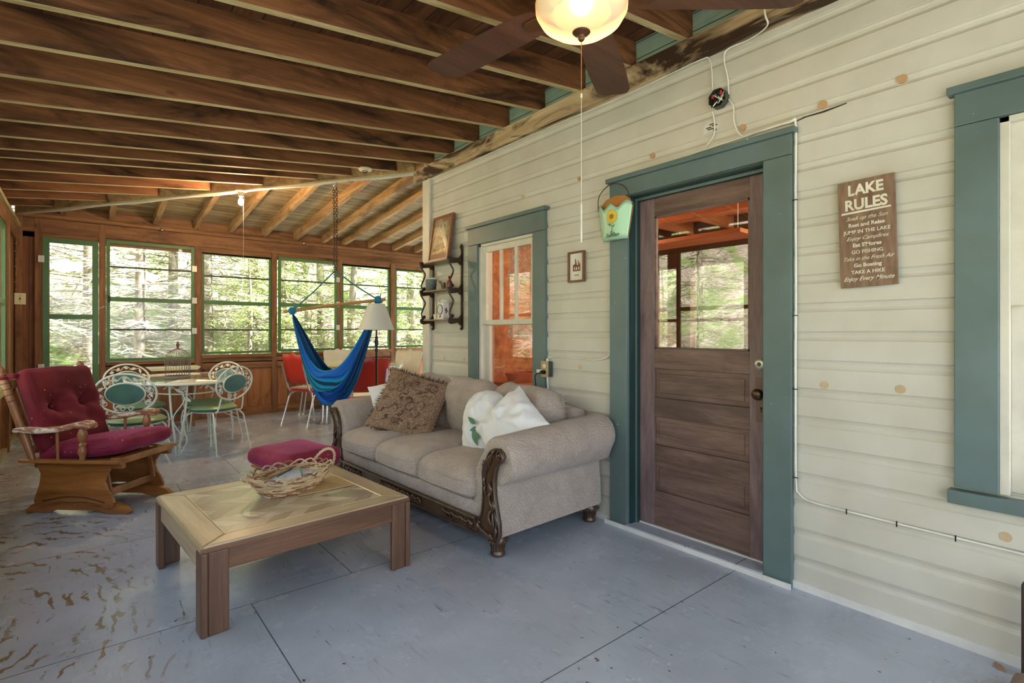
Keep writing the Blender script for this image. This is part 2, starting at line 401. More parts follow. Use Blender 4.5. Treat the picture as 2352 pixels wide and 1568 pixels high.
# ---- house wall of drop siding with openings
wall = B()
PITCH = 0.1335; Z0 = 0.02
def siding(y0, y1, z0, z1, bb):
    prof = []
    k = -1
    while True:
        base = Z0+k*PITCH
        if base > z1: break
        for dz, dx in ((0.0, -0.008), (0.004, 0.0), (0.092, 0.0), (0.098, 0.005), (0.108, 0.009), (0.120, 0.007), (PITCH-0.0035, 0.002), (PITCH-0.003, 0.006)):
            z = base+dz
            prof.append((z, dx if dz else 0.006))
        k += 1
    p2 = []
    for i, (z, d) in enumerate(prof):
        if z0 <= z <= z1: p2.append((z, d))
        if i+1 < len(prof):
            za, zb = z, prof[i+1][0]
            for zc in (z0, z1):
                if za < zc < zb: p2.append((zc, d+(prof[i+1][1]-d)*(zc-za)/(zb-za)))
    p2.sort(key=lambda t: t[0]); n = len(p2)
    vs = [(WX+d, y0, z) for z, d in p2]+[(WX+d, y1, z) for z, d in p2]
    bb.add(vs, [(i, i+1, n+i+1, n+i) for i in range(n-1)])
    bb.box(WX+0.02, WX+0.14, y0, y1, z0, z1)
D0, D1, DZ = 1.21, 2.05, 2.07        # door opening
W0, W1, WZ0, WZ1 = 2.93, 3.64, 0.62, 1.97   # small window
R0, R1, RZ0, RZ1 = -0.55, 0.345, 0.62, 2.015  # right window
TOP = 2.76
for (a, c, z0, z1) in [(YB, R0, 0, TOP), (R0, R1, 0, RZ0), (R0, R1, RZ1, TOP), (R1, D0, 0, TOP), (D0, D1, DZ, TOP), (D1, W0, 0, TOP),
                       (W0, W1, 0, WZ0), (W0, W1, WZ1, TOP), (W1, YC, 0, TOP)]:
    siding(a, c, z0, z1, wall)
wall_house = wall.build('wall_house', M['siding'], struct=True)
up = B(); up.box(WX, WX+0.1, YB, YC, TOP, 3.6); up.build('upper_wall', M['aqua'], wall_house)
cb = B(); cb.box(WX-0.02, WX+0.1, YC-0.11, YC+0.03, 0, 2.74); cb.box(WX-0.03, WX-0.004, YC-0.115, YC-0.09, 0, 2.74); cb.build('corner_board', M['cream'], wall_house, bevel=0.003)
nb = B()
nb.box(WX+0.05, 6.32, YC, YC+0.12, 0, 3.6); nb.build('wall_house_end', M['cream'], struct=True)
bm_ = B(); bm_.beam((2.615, YB, 2.783), (2.615, 4.70, 2.783), 0.06, 0.127)
beam = bm_.build('beam', M['beam'], wall_house, bevel=0.006)
sk = B(); sk.box(WX-0.012, WX+0.02, YB, D0-0.13, 0, 0.035); sk.box(WX-0.012, WX+0.02, D1+0.13, YC-0.11, 0, 0.035); sk.build('baseboard_house', M['white_edge'], struct=True)
# round plugs where insulation was blown in
pm = plain('plug_wood', srgb(186, 150, 112), 0.7); pm2 = plain('painted_plug', srgb(196, 174, 142), 0.6)
for (y, z, r, mm) in [(3.075,2.27,.016,pm2),(2.478,2.276,.014,pm),(1.879,2.279,.016,pm),(1.328,2.279,.018,pm),(.948,2.271,.018,pm),(.646,2.276,.018,pm),(2.466,.981,.017,pm2),(.94,.978,.017,pm2),(.651,.982,.018,pm2),(.329,.463,.018,pm2),(4.202,.978,.015,pm2),(3.876,.979,.015,pm2)]:
    q = B(); q.lathe([(0, 0), (r, 0), (r, 0.02)], 16, (WX-0.0025, y, z), 'X'); q.build('plug', mm, wall_house)
# bare patch where the paint has come off above the door
q = B(); q.prism([(0,0),(.03,.012),(.055,.004),(.085,.02),(.088,.045),(.06,.05),(.04,.075),(.018,.06),(-.004,.035)], lambda a, c, d: (WX-d, 1.545-a, 2.30+c), 0.0, 0.002)
q.build('bare_patch', plain('bare_primer', srgb(205, 212, 214), 0.6), wall_house)
q = B()
for (a, c, l) in [(.01,.03,.03),(.02,.02,.045),(.045,.035,.03),(.03,.045,.025),(.05,.01,.02)]:
    q.box(WX-0.0035, WX, 1.54-a-l, 1.54-a, 2.30+c, 2.306+c)
q.build('splinters', plain('rotten_wood', srgb(96, 58, 30), 0.8), wall_house)
q = B(); q.prism([(0,0),(.07,.012),(.15,.01),(.24,.02),(.24,.024),(.14,.018),(.06,.018)], lambda a, c, d: (WX-d, 1.09-a, 2.222+c), 0, 0.002)
q.build('crack', plain('crack_dark', srgb(60, 52, 44), 0.8), wall_house)

# ---- casings
def casing(name, y0, y1, zb, zt, w, head, parent=None, sill=None, mat=None, cap=True):
    mat = mat or M['teal']; X0, X1 = WX-0.028, WX+0.012
    root = B(); root.box(X0, X1, y0-w, y0, zb, zt); root.box(X0, X1, y1, y1+w, zb, zt); root.box(X0-0.002, X1, y0-w, y1+w, zt+0.0015, zt+head)
    o = root.build(name, mat, bevel=0.003, struct=True)
    if cap:
        c = B(); c.box(X0-0.02, X1, y0-w-0.02, y1+w+0.02, zt+head, zt+head+0.028); c.build('cap_moulding', mat, o, bevel=0.003)
    return o
# small window
win1 = casing('window_1', W0, W1, WZ0-0.03, WZ1, 0.135, 0.145)
q = B(); q.box(WX-0.05, WX+0.12, W0-0.16, W1+0.16, WZ0-0.06, WZ0-0.03); q.build('sill', M['teal'], win1, bevel=0.003)
q = B()
for (y0, y1) in ((W0, W0+0.022), (W1-0.022, W1)): q.box(WX-0.004, WX+0.10, y0, y1, WZ0-0.03, WZ1)
q.box(WX-0.004, WX+0.10, W0, W1, WZ1-0.02, WZ1); q.build('jamb', M['cream'], win1)
def sash(par, y0, y1, z0, z1, x, rail=0.05, stile=0.04, munt=0, mname='sash', bot=None):
    s = B(); t = 0.03; bot = bot or rail
    s.box(x, x+t, y0, y0+stile, z0, z1); s.box(x, x+t, y1-stile, y1, z0, z1); s.box(x, x+t, y0+stile, y1-stile, z0, z0+bot); s.box(x, x+t, y0+stile, y1-stile, z1-rail, z1)
    for k in range(munt):
        yy = y0+stile+(y1-y0-2*stile)*(k+1)/(munt+1); s.box(x+0.002, x+t-0.002, yy-0.011, yy+0.011, z0+bot, z1-rail)
    o = s.build(mname, M['cream'], par, bevel=0.002)
    g = B(); g.box(x+0.013, x+0.016, y0+stile, y1-stile, z0+bot, z1-rail); g.build('glass', M['glass'], o)
    return o
sash(win1, W0+0.022, W1-0.022, 1.285, WZ1-0.02, WX+0.02, 0.05, 0.045, 2, bot=0.04)
sash(win1, W0+0.022, W1-0.022, WZ0, 1.315, WX+0.055, 0.035, 0.045, 0)
# right window
win2 = casing('window_2', R0, R1, RZ0, RZ1, 0.128, 0.125)
q = B(); q.box(WX-0.05, WX+0.13, R0-0.15, R1+0.145, RZ0-0.06, RZ0-0.008); q.build('sill', M['teal'], win2, bevel=0.003)
q = B(); q.box(WX-0.015, WX+0.01, R1-0.028, R1, RZ0, RZ1); q.box(WX-0.015, WX+0.01, R0, R0+0.028, RZ0, RZ1); q.box(WX-0.015, WX+0.01, R0, R1, RZ1-0.022, RZ1)
q.box(WX-0.004, WX+0.12, R1-0.024, R1, RZ0, RZ1); q.box(WX-0.004, WX+0.12, R0, R0+0.024, RZ0, RZ1)
q.build('jamb', M['cream'], win2, bevel=0.002)
sash(win2, R0+0.024, R1-0.024, 1.32, RZ1-0.02, WX+0.012, 0.06, 0.05, 0, bot=0.05)
sash(win2, R0+0.024, R1-0.024, RZ0, 1.36, WX+0.052, 0.04, 0.05, 0)
q = B(); q.beam((WX-0.035, 0.21, RZ0+0.006), (WX-0.005, 0.10, RZ0+0.008), 0.045, 0.02); q.build('bare_wood_patch', plain('bare_sill_wood', srgb(112, 84, 74), 0.8), win2)

# ---- door
door = casing('door_1', D0, D1, 0.0, DZ, 0.135, 0.10)
q = B(); q.box(WX-0.002, WX+0.15, D0-0.002, D0+0.012, 0.02, DZ); q.box(WX-0.002, WX+0.15, D1-0.012, D1+0.002, 0.02, DZ); q.box(WX-0.002, WX+0.15, D0, D1, DZ-0.012, DZ)
q.box(WX+0.045, WX+0.075, D0, D0+0.025, 0.02, DZ); q.box(WX+0.045, WX+0.075, D1-0.025, D1, 0.02, DZ); q.box(WX+0.045, WX+0.075, D0, D1, DZ-0.03, DZ)
q.build('jamb', M['teal_dark'], door)
q = B(); q.box(WX+0.043, WX+0.0445, D1-0.025, D1-0.012, 0.02, DZ-0.03); q.box(WX+0.043, WX+0.0445, D0, D1, DZ-0.030, DZ-0.014); q.build('stop_bead', M['teal'], door)
q = B(); q.box(WX-0.045, WX+0.16, D0-0.0, D1+0.0, 0.0, 0.03); q.build('threshold', M['floor'], door, bevel=0.003)
q = B(); q.box(WX-0.052, WX-0.044, D0-0.14, D1+0.16, 0.0, 0.026); q.box(WX+0.07, WX+0.078, D0, D1, 0.03, 0.037); q.build('threshold_strip', M['white_edge'], door)
dx0, dx1 = WX+0.078, WX+0.118
lf = B(); y0, y1 = D0+0.014, D1-0.014
lf.box(dx0, dx1, y0, y0+0.105, 0.04, DZ-0.015); lf.box(dx0, dx1, y1-0.115, y1, 0.04, DZ-0.015)
leaf = lf.build('door_leaf', M['door_z'], door, bevel=0.002)
ra = B()
for (z0, z1) in ((0.04, 0.25), (0.427, 0.531), (0.706, 0.82), (1.0, 1.12), (1.93, DZ-0.015)):
    ra.box(dx0+0.0005, dx1, y0+0.105, y1-0.115, z0, z1)
ra.build('rail', M['door'], leaf, bevel=0.002)
for (z0, z1) in ((0.25, 0.427), (0.531, 0.706), (0.82, 1.0)):
    p = B(); p.box(dx0+0.012, dx1-0.012, y0+0.105, y1-0.115, z0, z1)
    p.box(dx0+0.006, dx0+0.02, y0+0.135, y1-0.145, z0+0.03, z1-0.03)
    p.build('panel', M['door'], leaf, bevel=0.004)
g = B(); g.box(dx0+0.018, dx0+0.021, y0+0.105, y1-0.115, 1.12, 1.93); g.build('glass', M['glass'], leaf)
g = B()
for (a, c, e, f_) in ((y0+0.105, y0+0.115, 1.12, 1.93), (y1-0.125, y1-0.115, 1.12, 1.93)): g.box(dx0+0.004, dx0+0.022, a, c, e, f_)
g.box(dx0+0.004, dx0+0.022, y0+0.105, y1-0.115, 1.12, 1.13); g.box(dx0+0.004, dx0+0.022, y0+0.105, y1-0.115, 1.92, 1.93); g.build('glazing_bead', M['door'], leaf)
k = B(); k.lathe([(0, -0.055), (0.016, -0.054), (0.027, -0.046), (0.030, -0.036), (0.026, -0.026), (0.012, -0.018), (0.010, 0.0), (0.0, 0.0)], 20, (dx0, D0+0.06, 0.90), 'X'); k.build('door_knob', M['brass'], leaf, smooth=40)
k = B(); k.box(dx0-0.003, dx0+0.001, D0+0.025, D0+0.085, 0.755, 0.985); k.build('knob_plate', plain('rusty_plate', srgb(120, 98, 92), 0.6, 0.4), leaf, bevel=0.001)
k = B(); k.lathe([(0, -0.008), (0.003, -0.008)], 10, (dx0-0.0035+0.004, D0+0.055, 0.825), 'X'); k.lathe([(0, -0.004), (0.006, -0.004), (0.006, 0)], 12, (dx0, D0+0.055, 0.828), 'X'); k.box(dx0-0.004, dx0, D0+0.052, D0+0.058, 0.808, 0.828); k.build('keyhole', M['black'], leaf)
k = B(); k.lathe([(0, -0.014), (0.018, -0.014), (0.026, -0.010), (0.031, 0.0)], 20, (dx0, D0+0.062, 1.055), 'X'); dbo = k.build('deadbolt', plain('brushed_nickel', srgb(205, 205, 200), 0.35, 0.7), leaf, smooth=40)
k = B(); k.lathe([(0, -0.0165), (0.011, -0.0165), (0.011, -0.013)], 16, (dx0, D0+0.062, 1.055), 'X'); k.build('lock_core', M['brass'], dbo)

# ---- ceiling : deck boards, rafters, hip
def hipx(y): return 2.60+(y-4.69)*(-3.19/3.76)
def hipy(x): return 4.69+(x-2.60)*(-3.76/3.19)
dk = B()
T = 0.155
def quad_slab(bb, pts, th, mi=None):
    vs = [Vector(p) for p in pts]+[Vector(p)+Vector((0, 0, th)) for p in pts]; n = len(pts)
    bb.add(vs, [tuple(range(n))[::-1], tuple(range(n, 2*n))]+[(i, (i+1) % n, (i+1) % n+n, i+n) for i in range(n)], mi)
def P(x, y): return (x, y, zs(x, y)+T)
quad_slab(dk, [P(LX-0.3, YB), P(2.7, YB), P(2.7, 4.4), P(LX-0.3, 4.4)], 0.03)
quad_slab(dk, [P(LX-0.3, 4.4), P(2.7, 4.4), P(2.66, 4.62), P(LX-0.3, 8.46)], 0.03)
ceiling = dk.build('ceiling', M['deck_side'], struct=True)
fd = B(); PF = lambda x, y: (x, y, zf(y)+0.115)
quad_slab(fd, [PF(LX-0.3, 8.6), PF(LX-0.3, 8.46), PF(2.64, 4.63), PF(6.4, 4.5), PF(6.4, 8.6)], 0.03)
fd.build('far_roof_deck', M['deck_far'], ceiling)
ry = [-1.62, -1.2, -0.78, -0.37, 0.05, 0.46, 0.88, 1.25, 1.635, 2.02, 2.44, 2.84, 3.256, 3.664, 4.056, 4.405, 4.83, 5.207, 5.50, 5.976, 6.453, 6.95, 7.467, 8.02]
for y in ry:
    xe = 2.645 if y < 4.5 else hipx(y)-0.03
    r_ = B(); x0 = LX-0.02
    h0 = T
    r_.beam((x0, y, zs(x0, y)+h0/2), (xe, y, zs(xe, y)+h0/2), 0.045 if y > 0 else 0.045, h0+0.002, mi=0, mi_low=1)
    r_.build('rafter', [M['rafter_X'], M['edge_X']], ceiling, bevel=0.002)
for x in [-0.17, 0.30, 0.765, 1.235, 1.667, 2.118, 2.58, 3.01, 3.35, 3.80, 4.25, 4.68, 5.1, 5.5, 5.95]:
    ye = max(hipy(x)+0.03, 4.6) if x < 2.68 else 4.6
    r_ = B(); r_.beam((x, ye, zf(ye)+0.057), (x, YF, zf(YF)+0.057), 0.06, 0.117)
    r_.build('rafter', M['far_rafter'], ceiling, bevel=0.003)
hp = B()
za, zb = 2.848, 2.637
hp.beam(HA+Vector((0, 0, za+0.09)), HB+Vector((0, 0, zb+0.09)), 0.04, 0.20); hp.build('hip_rafter', M['far_rafter'], ceiling, bevel=0.003)
hp = B(); hp.beam(HA+Vector((0, 0, za-0.018)), HB+Vector((0, 0, zb-0.018)), 0.05, 0.014); hp.build('hip_trim', plain('pale_strip', srgb(190, 176, 132), 0.6), ceiling)
rf = B()
quad_slab(rf, [(LX-0.5, YB-0.1, 2.75), (2.75, YB-0.1, 3.12), (2.75, 8.8, 3.35), (LX-0.5, 8.8, 2.95)], 0.02)
rf.v = [(x, y, z+0.12) for x, y, z in rf.v]
rf.box(2.7, 6.5, YB-0.1, 8.8, 3.6, 3.65); rf.build('roofing', plain('grey_shingle', srgb(96, 92, 88), 0.9), ceiling)
# wiring along the hip
b = B()
for (o_, dz, r) in ((0.03, -0.03, 0.006), (-0.03, -0.035, 0.005)):
    pts = []
    for i in range(41):
        t = i/40; p = HA.lerp(HB, t); pts.append((p.x+o_*0.6, p.y+o_*0.6, za+(zb-za)*t+dz-0.006*math.sin(t*31)))
    b.tube(pts, r, 6)
mesh_thing(b, 'cable', M['cable'], 'pair of white cables stapled along the slanting hip of the porch ceiling', 'cable', smooth=60)

# ---- far wall: boards, plate, header, posts and windows
fw_ = B(); fw_.box(LX-0.1, -0.36, YF+0.0, YF+0.06, 0, 2.6)
wall_far = fw_.build('wall_far', wood('corner_boards', srgb(92, 52, 26), srgb(150, 98, 56), 'Z', 12, 0.6, srgb(52, 28, 14), 0.5, plank=(0, 0.12, 0.02), knots=0.7), struct=True)
q = B(); q.box(0.17, 6.35, YF+0.02, YF+0.06, 0.0, 0.82); q.build('wainscot', M['wains'], wall_far)
q = B(); q.box(LX, 6.35, YF-0.03, YF+0.08, 2.42, 2.585); q.build('header', M['frame_X'], wall_far, bevel=0.003)
q = B(); q.box(LX, 6.35, YF-0.05, YF+0.08, 2.588, 2.635); q.build('top_plate', M['frame_X'], wall_far, bevel=0.003)
q = B(); q.box(LX, 6.35, YF+0.0, YF+0.04, 2.635, 2.80); q.build('blocking', M['frame_X'], wall_far)
q = B(); q.box(0.17, 6.35, YF-0.02, YF+0.02, 0.70, 0.80); q.box(0.17, 6.35, YF-0.01, YF+0.02, 0.02, 0.12); q.build('wall_rail', M['frame_X'], wall_far, bevel=0.003)
q = B(); q.box(LX, 6.35, YF-0.03, YF+0.0, 0.0, 0.05); q.build('baseboard_far', M['frame_X'], struct=True, bevel=0.003)
for (a, c) in ((-0.60, -0.535), (-0.43, -0.36), (0.172, 0.241), (1.215, 1.305), (2.23, 2.30), (3.235, 3.31), (4.19, 4.28), (5.20, 5.29), (6.2, 6.29)):
    q = B(); q.box(a, c, YF-0.035, YF+0.06, 0.0, 2.588 if a < 1 else 2.42); q.build('post', M['frame_Z'], wall_far, bevel=0.003)
for (a, c, z) in ((0.241, 1.215, 0.84), (1.305, 2.23, 0.90), (2.30, 3.235, 0.915), (3.31, 4.19, 0.93), (4.28, 5.2, 0.94), (5.29, 6.2, 0.94)):
    q = B(); q.box(a, c, YF-0.055, YF+0.06, z-0.045, z); q.box(a, c, YF-0.02, YF+0.04, 0.78, z-0.04); q.build('window_ledge', M['frame_X'], wall_far, bevel=0.003)
    q = B(); q.box(a, c, YF-0.0, YF+0.06, 2.33, 2.425); q.build('head_filler', M['frame_X'], wall_far)
hw = plain('hinge_metal', srgb(214, 212, 200), 0.4, 0.3)
def screen(name, x0, x1, z0, z1, zm, zmun, yy, fr=0.04, hinge=None, latch=True, midw=0.055):
    s = B(); t = 0.03
    s.box(x0, x0+fr, yy, yy+t, z0, z1); s.box(x1-fr, x1, yy, yy+t, z0, z1); s.box(x0+fr, x1-fr, yy, yy+t, z0, z0+fr); s.box(x0+fr, x1-fr, yy, yy+t, z1-fr, z1)
    for z in zm: s.box(x0+fr, x1-fr, yy-0.003, yy+t, z-midw/2, z+midw/2)
    o = s.build(name, M['green'], struct=True, bevel=0.002)
    if zmun:
        q = B()
        for z in zmun: q.box(x0+fr, x1-fr, yy+0.008, yy+0.022, z-0.011, z+0.011)
        q.build('muntin', plain('dark_muntin', srgb(58, 74, 48), 0.5), o)
    g = B(); g.box(x0+fr, x1-fr, yy+0.014, yy+0.016, z0+fr, z1-fr); g.build('screen', M['pane'], o)
    if hinge:
        for z in hinge[1]:
            h = B(); h.box(hinge[0]-0.028, hinge[0]-0.002, yy-0.006, yy-0.001, z-0.04, z+0.04); h.box(hinge[0]+0.002, hinge[0]+0.028, yy-0.006, yy-0.001, z-0.04, z+0.04)
            h.tube([(hinge[0], yy-0.005, z-0.04), (hinge[0], yy-0.005, z+0.04)], 0.004, 6); h.build('hinge', hw, o)
    return o
w3 = screen('window_3', 0.243, 1.213, 0.845, 2.40, [1.645], [2.062, 1.255], YF-0.045, hinge=(1.213, [2.10, 1.66, 1.24]))
screen('window_4', 1.31, 2.225, 0.915, 2.35, [1.645], [2.02, 1.255], YF+0.0, 0.03)
screen('window_5', 2.318, 3.23, 0.925, 2.375, [1.645], [2.02, 1.26], YF-0.04, hinge=(3.24, [2.08, 1.68, 1.30]))
screen('window_6', 3.315, 4.185, 0.95, 2.355, [1.645], [2.02, 1.27], YF+0.0, 0.035)
screen('window_7', 4.285, 5.195, 0.955, 2.345, [1.645], [2.02, 1.27], YF+0.0, 0.035)
screen('window_8', 5.295, 6.195, 0.955, 2.345, [1.645], [2.02, 1.27], YF+0.0, 0.035)
d2 = screen('door_2', -0.358, 0.168, 0.03, 2.365, [1.41, 0.55], [], YF-0.045, 0.062, hinge=(-0.37, [2.10, 0.80]), midw=0.06)
q = B(); q.box(LX, 0.24, YF, YF+0.06, 2.36, 2.44); q.build('head_filler', M['frame_X'], wall_far)
# small latches
q = B(); q.box(0.262, 0.285, YF-0.06, YF-0.045, 1.60, 1.69); q.build('latch', M['black'], w3)
q = B(); q.tube([(0.17, YF-0.06, 1.52), (0.20, YF-0.075, 1.53), (0.225, YF-0.075, 1.55)], 0.005, 6); q.build('hook', hw, d2)

# ---- left screen wall
lw = B(); lw.box(LX-0.06, LX-0.02, YB, YF, 0, 0.62)
wall_left = lw.build('wall_left', M['wains_y'], struct=True)
q = B(); q.box(LX-0.06, LX+0.02, YB, YF, 2.31, 2.46); q.build('header', M['frame_Y'], wall_left, bevel=0.003)
q = B(); q.box(LX-0.06, LX+0.05, YB, YF, 2.46, 2.50); q.build('top_plate', M['edge_Y'], wall_left, bevel=0.003)
q = B(); q.box(LX-0.06, LX-0.03, 4.4, YF, 2.50, 2.72); q.build('blocking', M['frame_Y'], wall_left)
q = B(); q.box(LX-0.06, LX+0.055, YB, 8.1, 0.70, 0.735); q.box(LX-0.03, LX+0.02, YB, 8.1, 0.60, 0.70); q.build('window_ledge', plain('pale_green_sill', srgb(176, 178, 128), 0.5), wall_left, bevel=0.003)
q = B(); q.box(LX-0.02, LX+0.02, YB, YF, 0.0, 0.05); q.build('baseboard_left', plain('pale_base', srgb(150, 140, 104), 0.6), struct=True)
q = B(); q.box(LX-0.06, LX-0.01, 7.44, YF, 0.62, 2.32); q.build('side_panel', M['frame_Z'], wall_left)
yy = -1.65; n = 8
spots = []
while yy+1.12 < 7.5 and n < 17:
    spots.append((yy, yy+1.04)); yy += 1.137; n += 1
n = 9
for (a, c) in spots:
    s = B(); z0, z1 = 0.735, 2.31; x = LX-0.02; f = 0.045
    s.box(x, x+0.03, a, a+f, z0, z1); s.box(x, x+0.03, c-f, c, z0, z1); s.box(x, x+0.03, a+f, c-f, z0, z0+f); s.box(x, x+0.03, a+f, c-f, z1-f, z1); s.box(x-0.002, x+0.032, a+f, c-f, 1.50, 1.55)
    o = s.build('window_%d' % n, M['green'], struct=True, bevel=0.002); n += 1
    g = B(); g.box(x+0.014, x+0.016, a+f, c-f, z0+f, z1-f); g.build('screen', M['pane'], o)
    q = B(); q.box(LX-0.06, LX+0.035, c, c+0.097, 0.0, 2.46); q.build('post', M['frame_Z'], wall_left, bevel=0.003)
q = B(); q.box(LX-0.0, LX+0.012, 7.36, 7.40, 0.735, 2.31); q.build('edge_strip', M['cream'], wall_left)

# ---- room behind the house wall, seen through its panes
rm = B(); rm.box(WX+0.16, 6.3, YB, 4.5, 0.0, 0.03); rm.build('floor_room', M['room_x'], struct=True)
rm = B()
rm.box(6.2, 6.3, YB, 0.2, 0, 2.7); rm.box(6.2, 6.3, 0.2, 4.5, 0, 0.75); rm.box(6.2, 6.3, 0.2, 4.5, 2.09, 2.7)
for (a, c) in ((0.2, 0.5), (1.55, 1.8), (2.8, 3.09), (3.81, 4.02), (4.36, 4.5)): rm.box(6.2, 6.3, a, c, 0.75, 2.09)
wr_ = rm.build('wall_room_back', M['room_dark'], struct=True)
for i, (a, c) in enumerate(((0.5, 1.55), (1.8, 2.8), (3.09, 3.81), (4.02, 4.36))):
    q = B(); q.box(6.18, 6.2, a-0.03, a, 0.7, 2.12); q.box(6.18, 6.2, c, c+0.03, 0.7, 2.12); q.box(6.18, 6.23, a, c, 1.36, 1.40); q.box(6.18, 6.2, a, c, 2.09, 2.12)
    o = q.build('window_%d' % (20+i), M['room_dark'], struct=True); g = B(); g.box(6.24, 6.244, a, c, 0.75, 2.09); g.build('glass', M['glass'], o)
rm = B(); rm.box(WX+0.15, 6.3, 4.38, 4.44, 0, 2.7); rm.build('wall_room_end', M['room'], struct=True)
rm = B(); rm.box(WX+0.15, 6.3, YB, 4.44, 2.66, 2.72); rc = rm.build('ceiling_room', M['room'], struct=True)
for y in (-0.6, -0.05, 0.5, 1.05, 1.6, 2.15, 2.7, 3.25, 3.8):
    q = B(); q.box(WX+0.15, 6.2, y-0.025, y+0.025, 2.50, 2.66); q.build('joist', M['room_x'], rc)
q = B(); q.box(4.6, 4.75, YB, 4.4, 2.34, 2.5); q.build('girder', M['room'], rc)
rm = B(); rm.box(WX+0.145, WX+0.155, YB, R0, 0, 2.7)
for (a, c, z0, z1) in [(R0, R1, 0, RZ0), (R0, R1, RZ1, 2.7), (R1, D0, 0, 2.7), (D0, D1, DZ, 2.7), (D1, W0, 0, 2.7), (W0, W1, 0, WZ0), (W0, W1, WZ1, 2.7), (W1, 4.4, 0, 2.7)]: rm.box(WX+0.145, WX+0.155, a, c, z0, z1)
rm.build('wall_room_front', M['room'], struct=True)
# ================================================================ sofa
def fabric(name, c, ridge=True):
    a = N(name, 0.9, 0, 0.15); v = a.coord(rand=False)
    n = a.noise(v, 9, 3); col = a.ramp(n, [(0.3, tuple(x*0.80 for x in c[:3])+(1,)), (0.7, c)])
    if ridge:
        wv = a.new('TexWave', wave_type='BANDS', bands_direction='DIAGONAL'); a.l.new(v, wv.inputs['Vector']); wv.inputs['Scale'].default_value = 24
        wv.inputs['Distortion'].default_value = 9; wv.inputs['Detail'].default_value = 3; wv.inputs['Detail Scale'].default_value = 2.2
        col = a.mix(a.math('MULTIPLY', a.ramp(wv.outputs[0], [(0.1, (1, 1, 1, 1)), (0.5, (0, 0, 0, 1))]), 0.38), col, tuple(x*0.55 for x in c[:3])+(1,))
        a.bump(wv.outputs[0], 0.55, 0.006)
    else: a.bump(a.noise(v, 260, 2), 0.25, 0.002)
    a.p.inputs['Sheen Weight'].default_value = 0.15
    a.color(col); return a.m
M['taupe'] = fabric('taupe_ridged_chenille', srgb(190, 176, 166))
M['carved'] = wood('carved_dark_wood', srgb(48, 32, 22), srgb(92, 66, 46), 'Z', 12, 0.32, spec=0.6, coat=0.3)
SX, SY = 2.12, 3.22
sofa = thing('sofa', 'long taupe three-seat sofa with rolled arms and carved dark wood trim', 'sofa', (SX, SY+.01, 0), math.radians(2.5)); sofa.scale = (1, .955, 1)
b = B(); b.box(-0.43, 0.42, -0.90, 0.90, 0.13, 0.30); b.rbox((-0.43, 0, 0.235), (0.07, 1.84, 0.10), 0.03, 6); b.build('seat_base', M['taupe'], sofa, smooth=50)
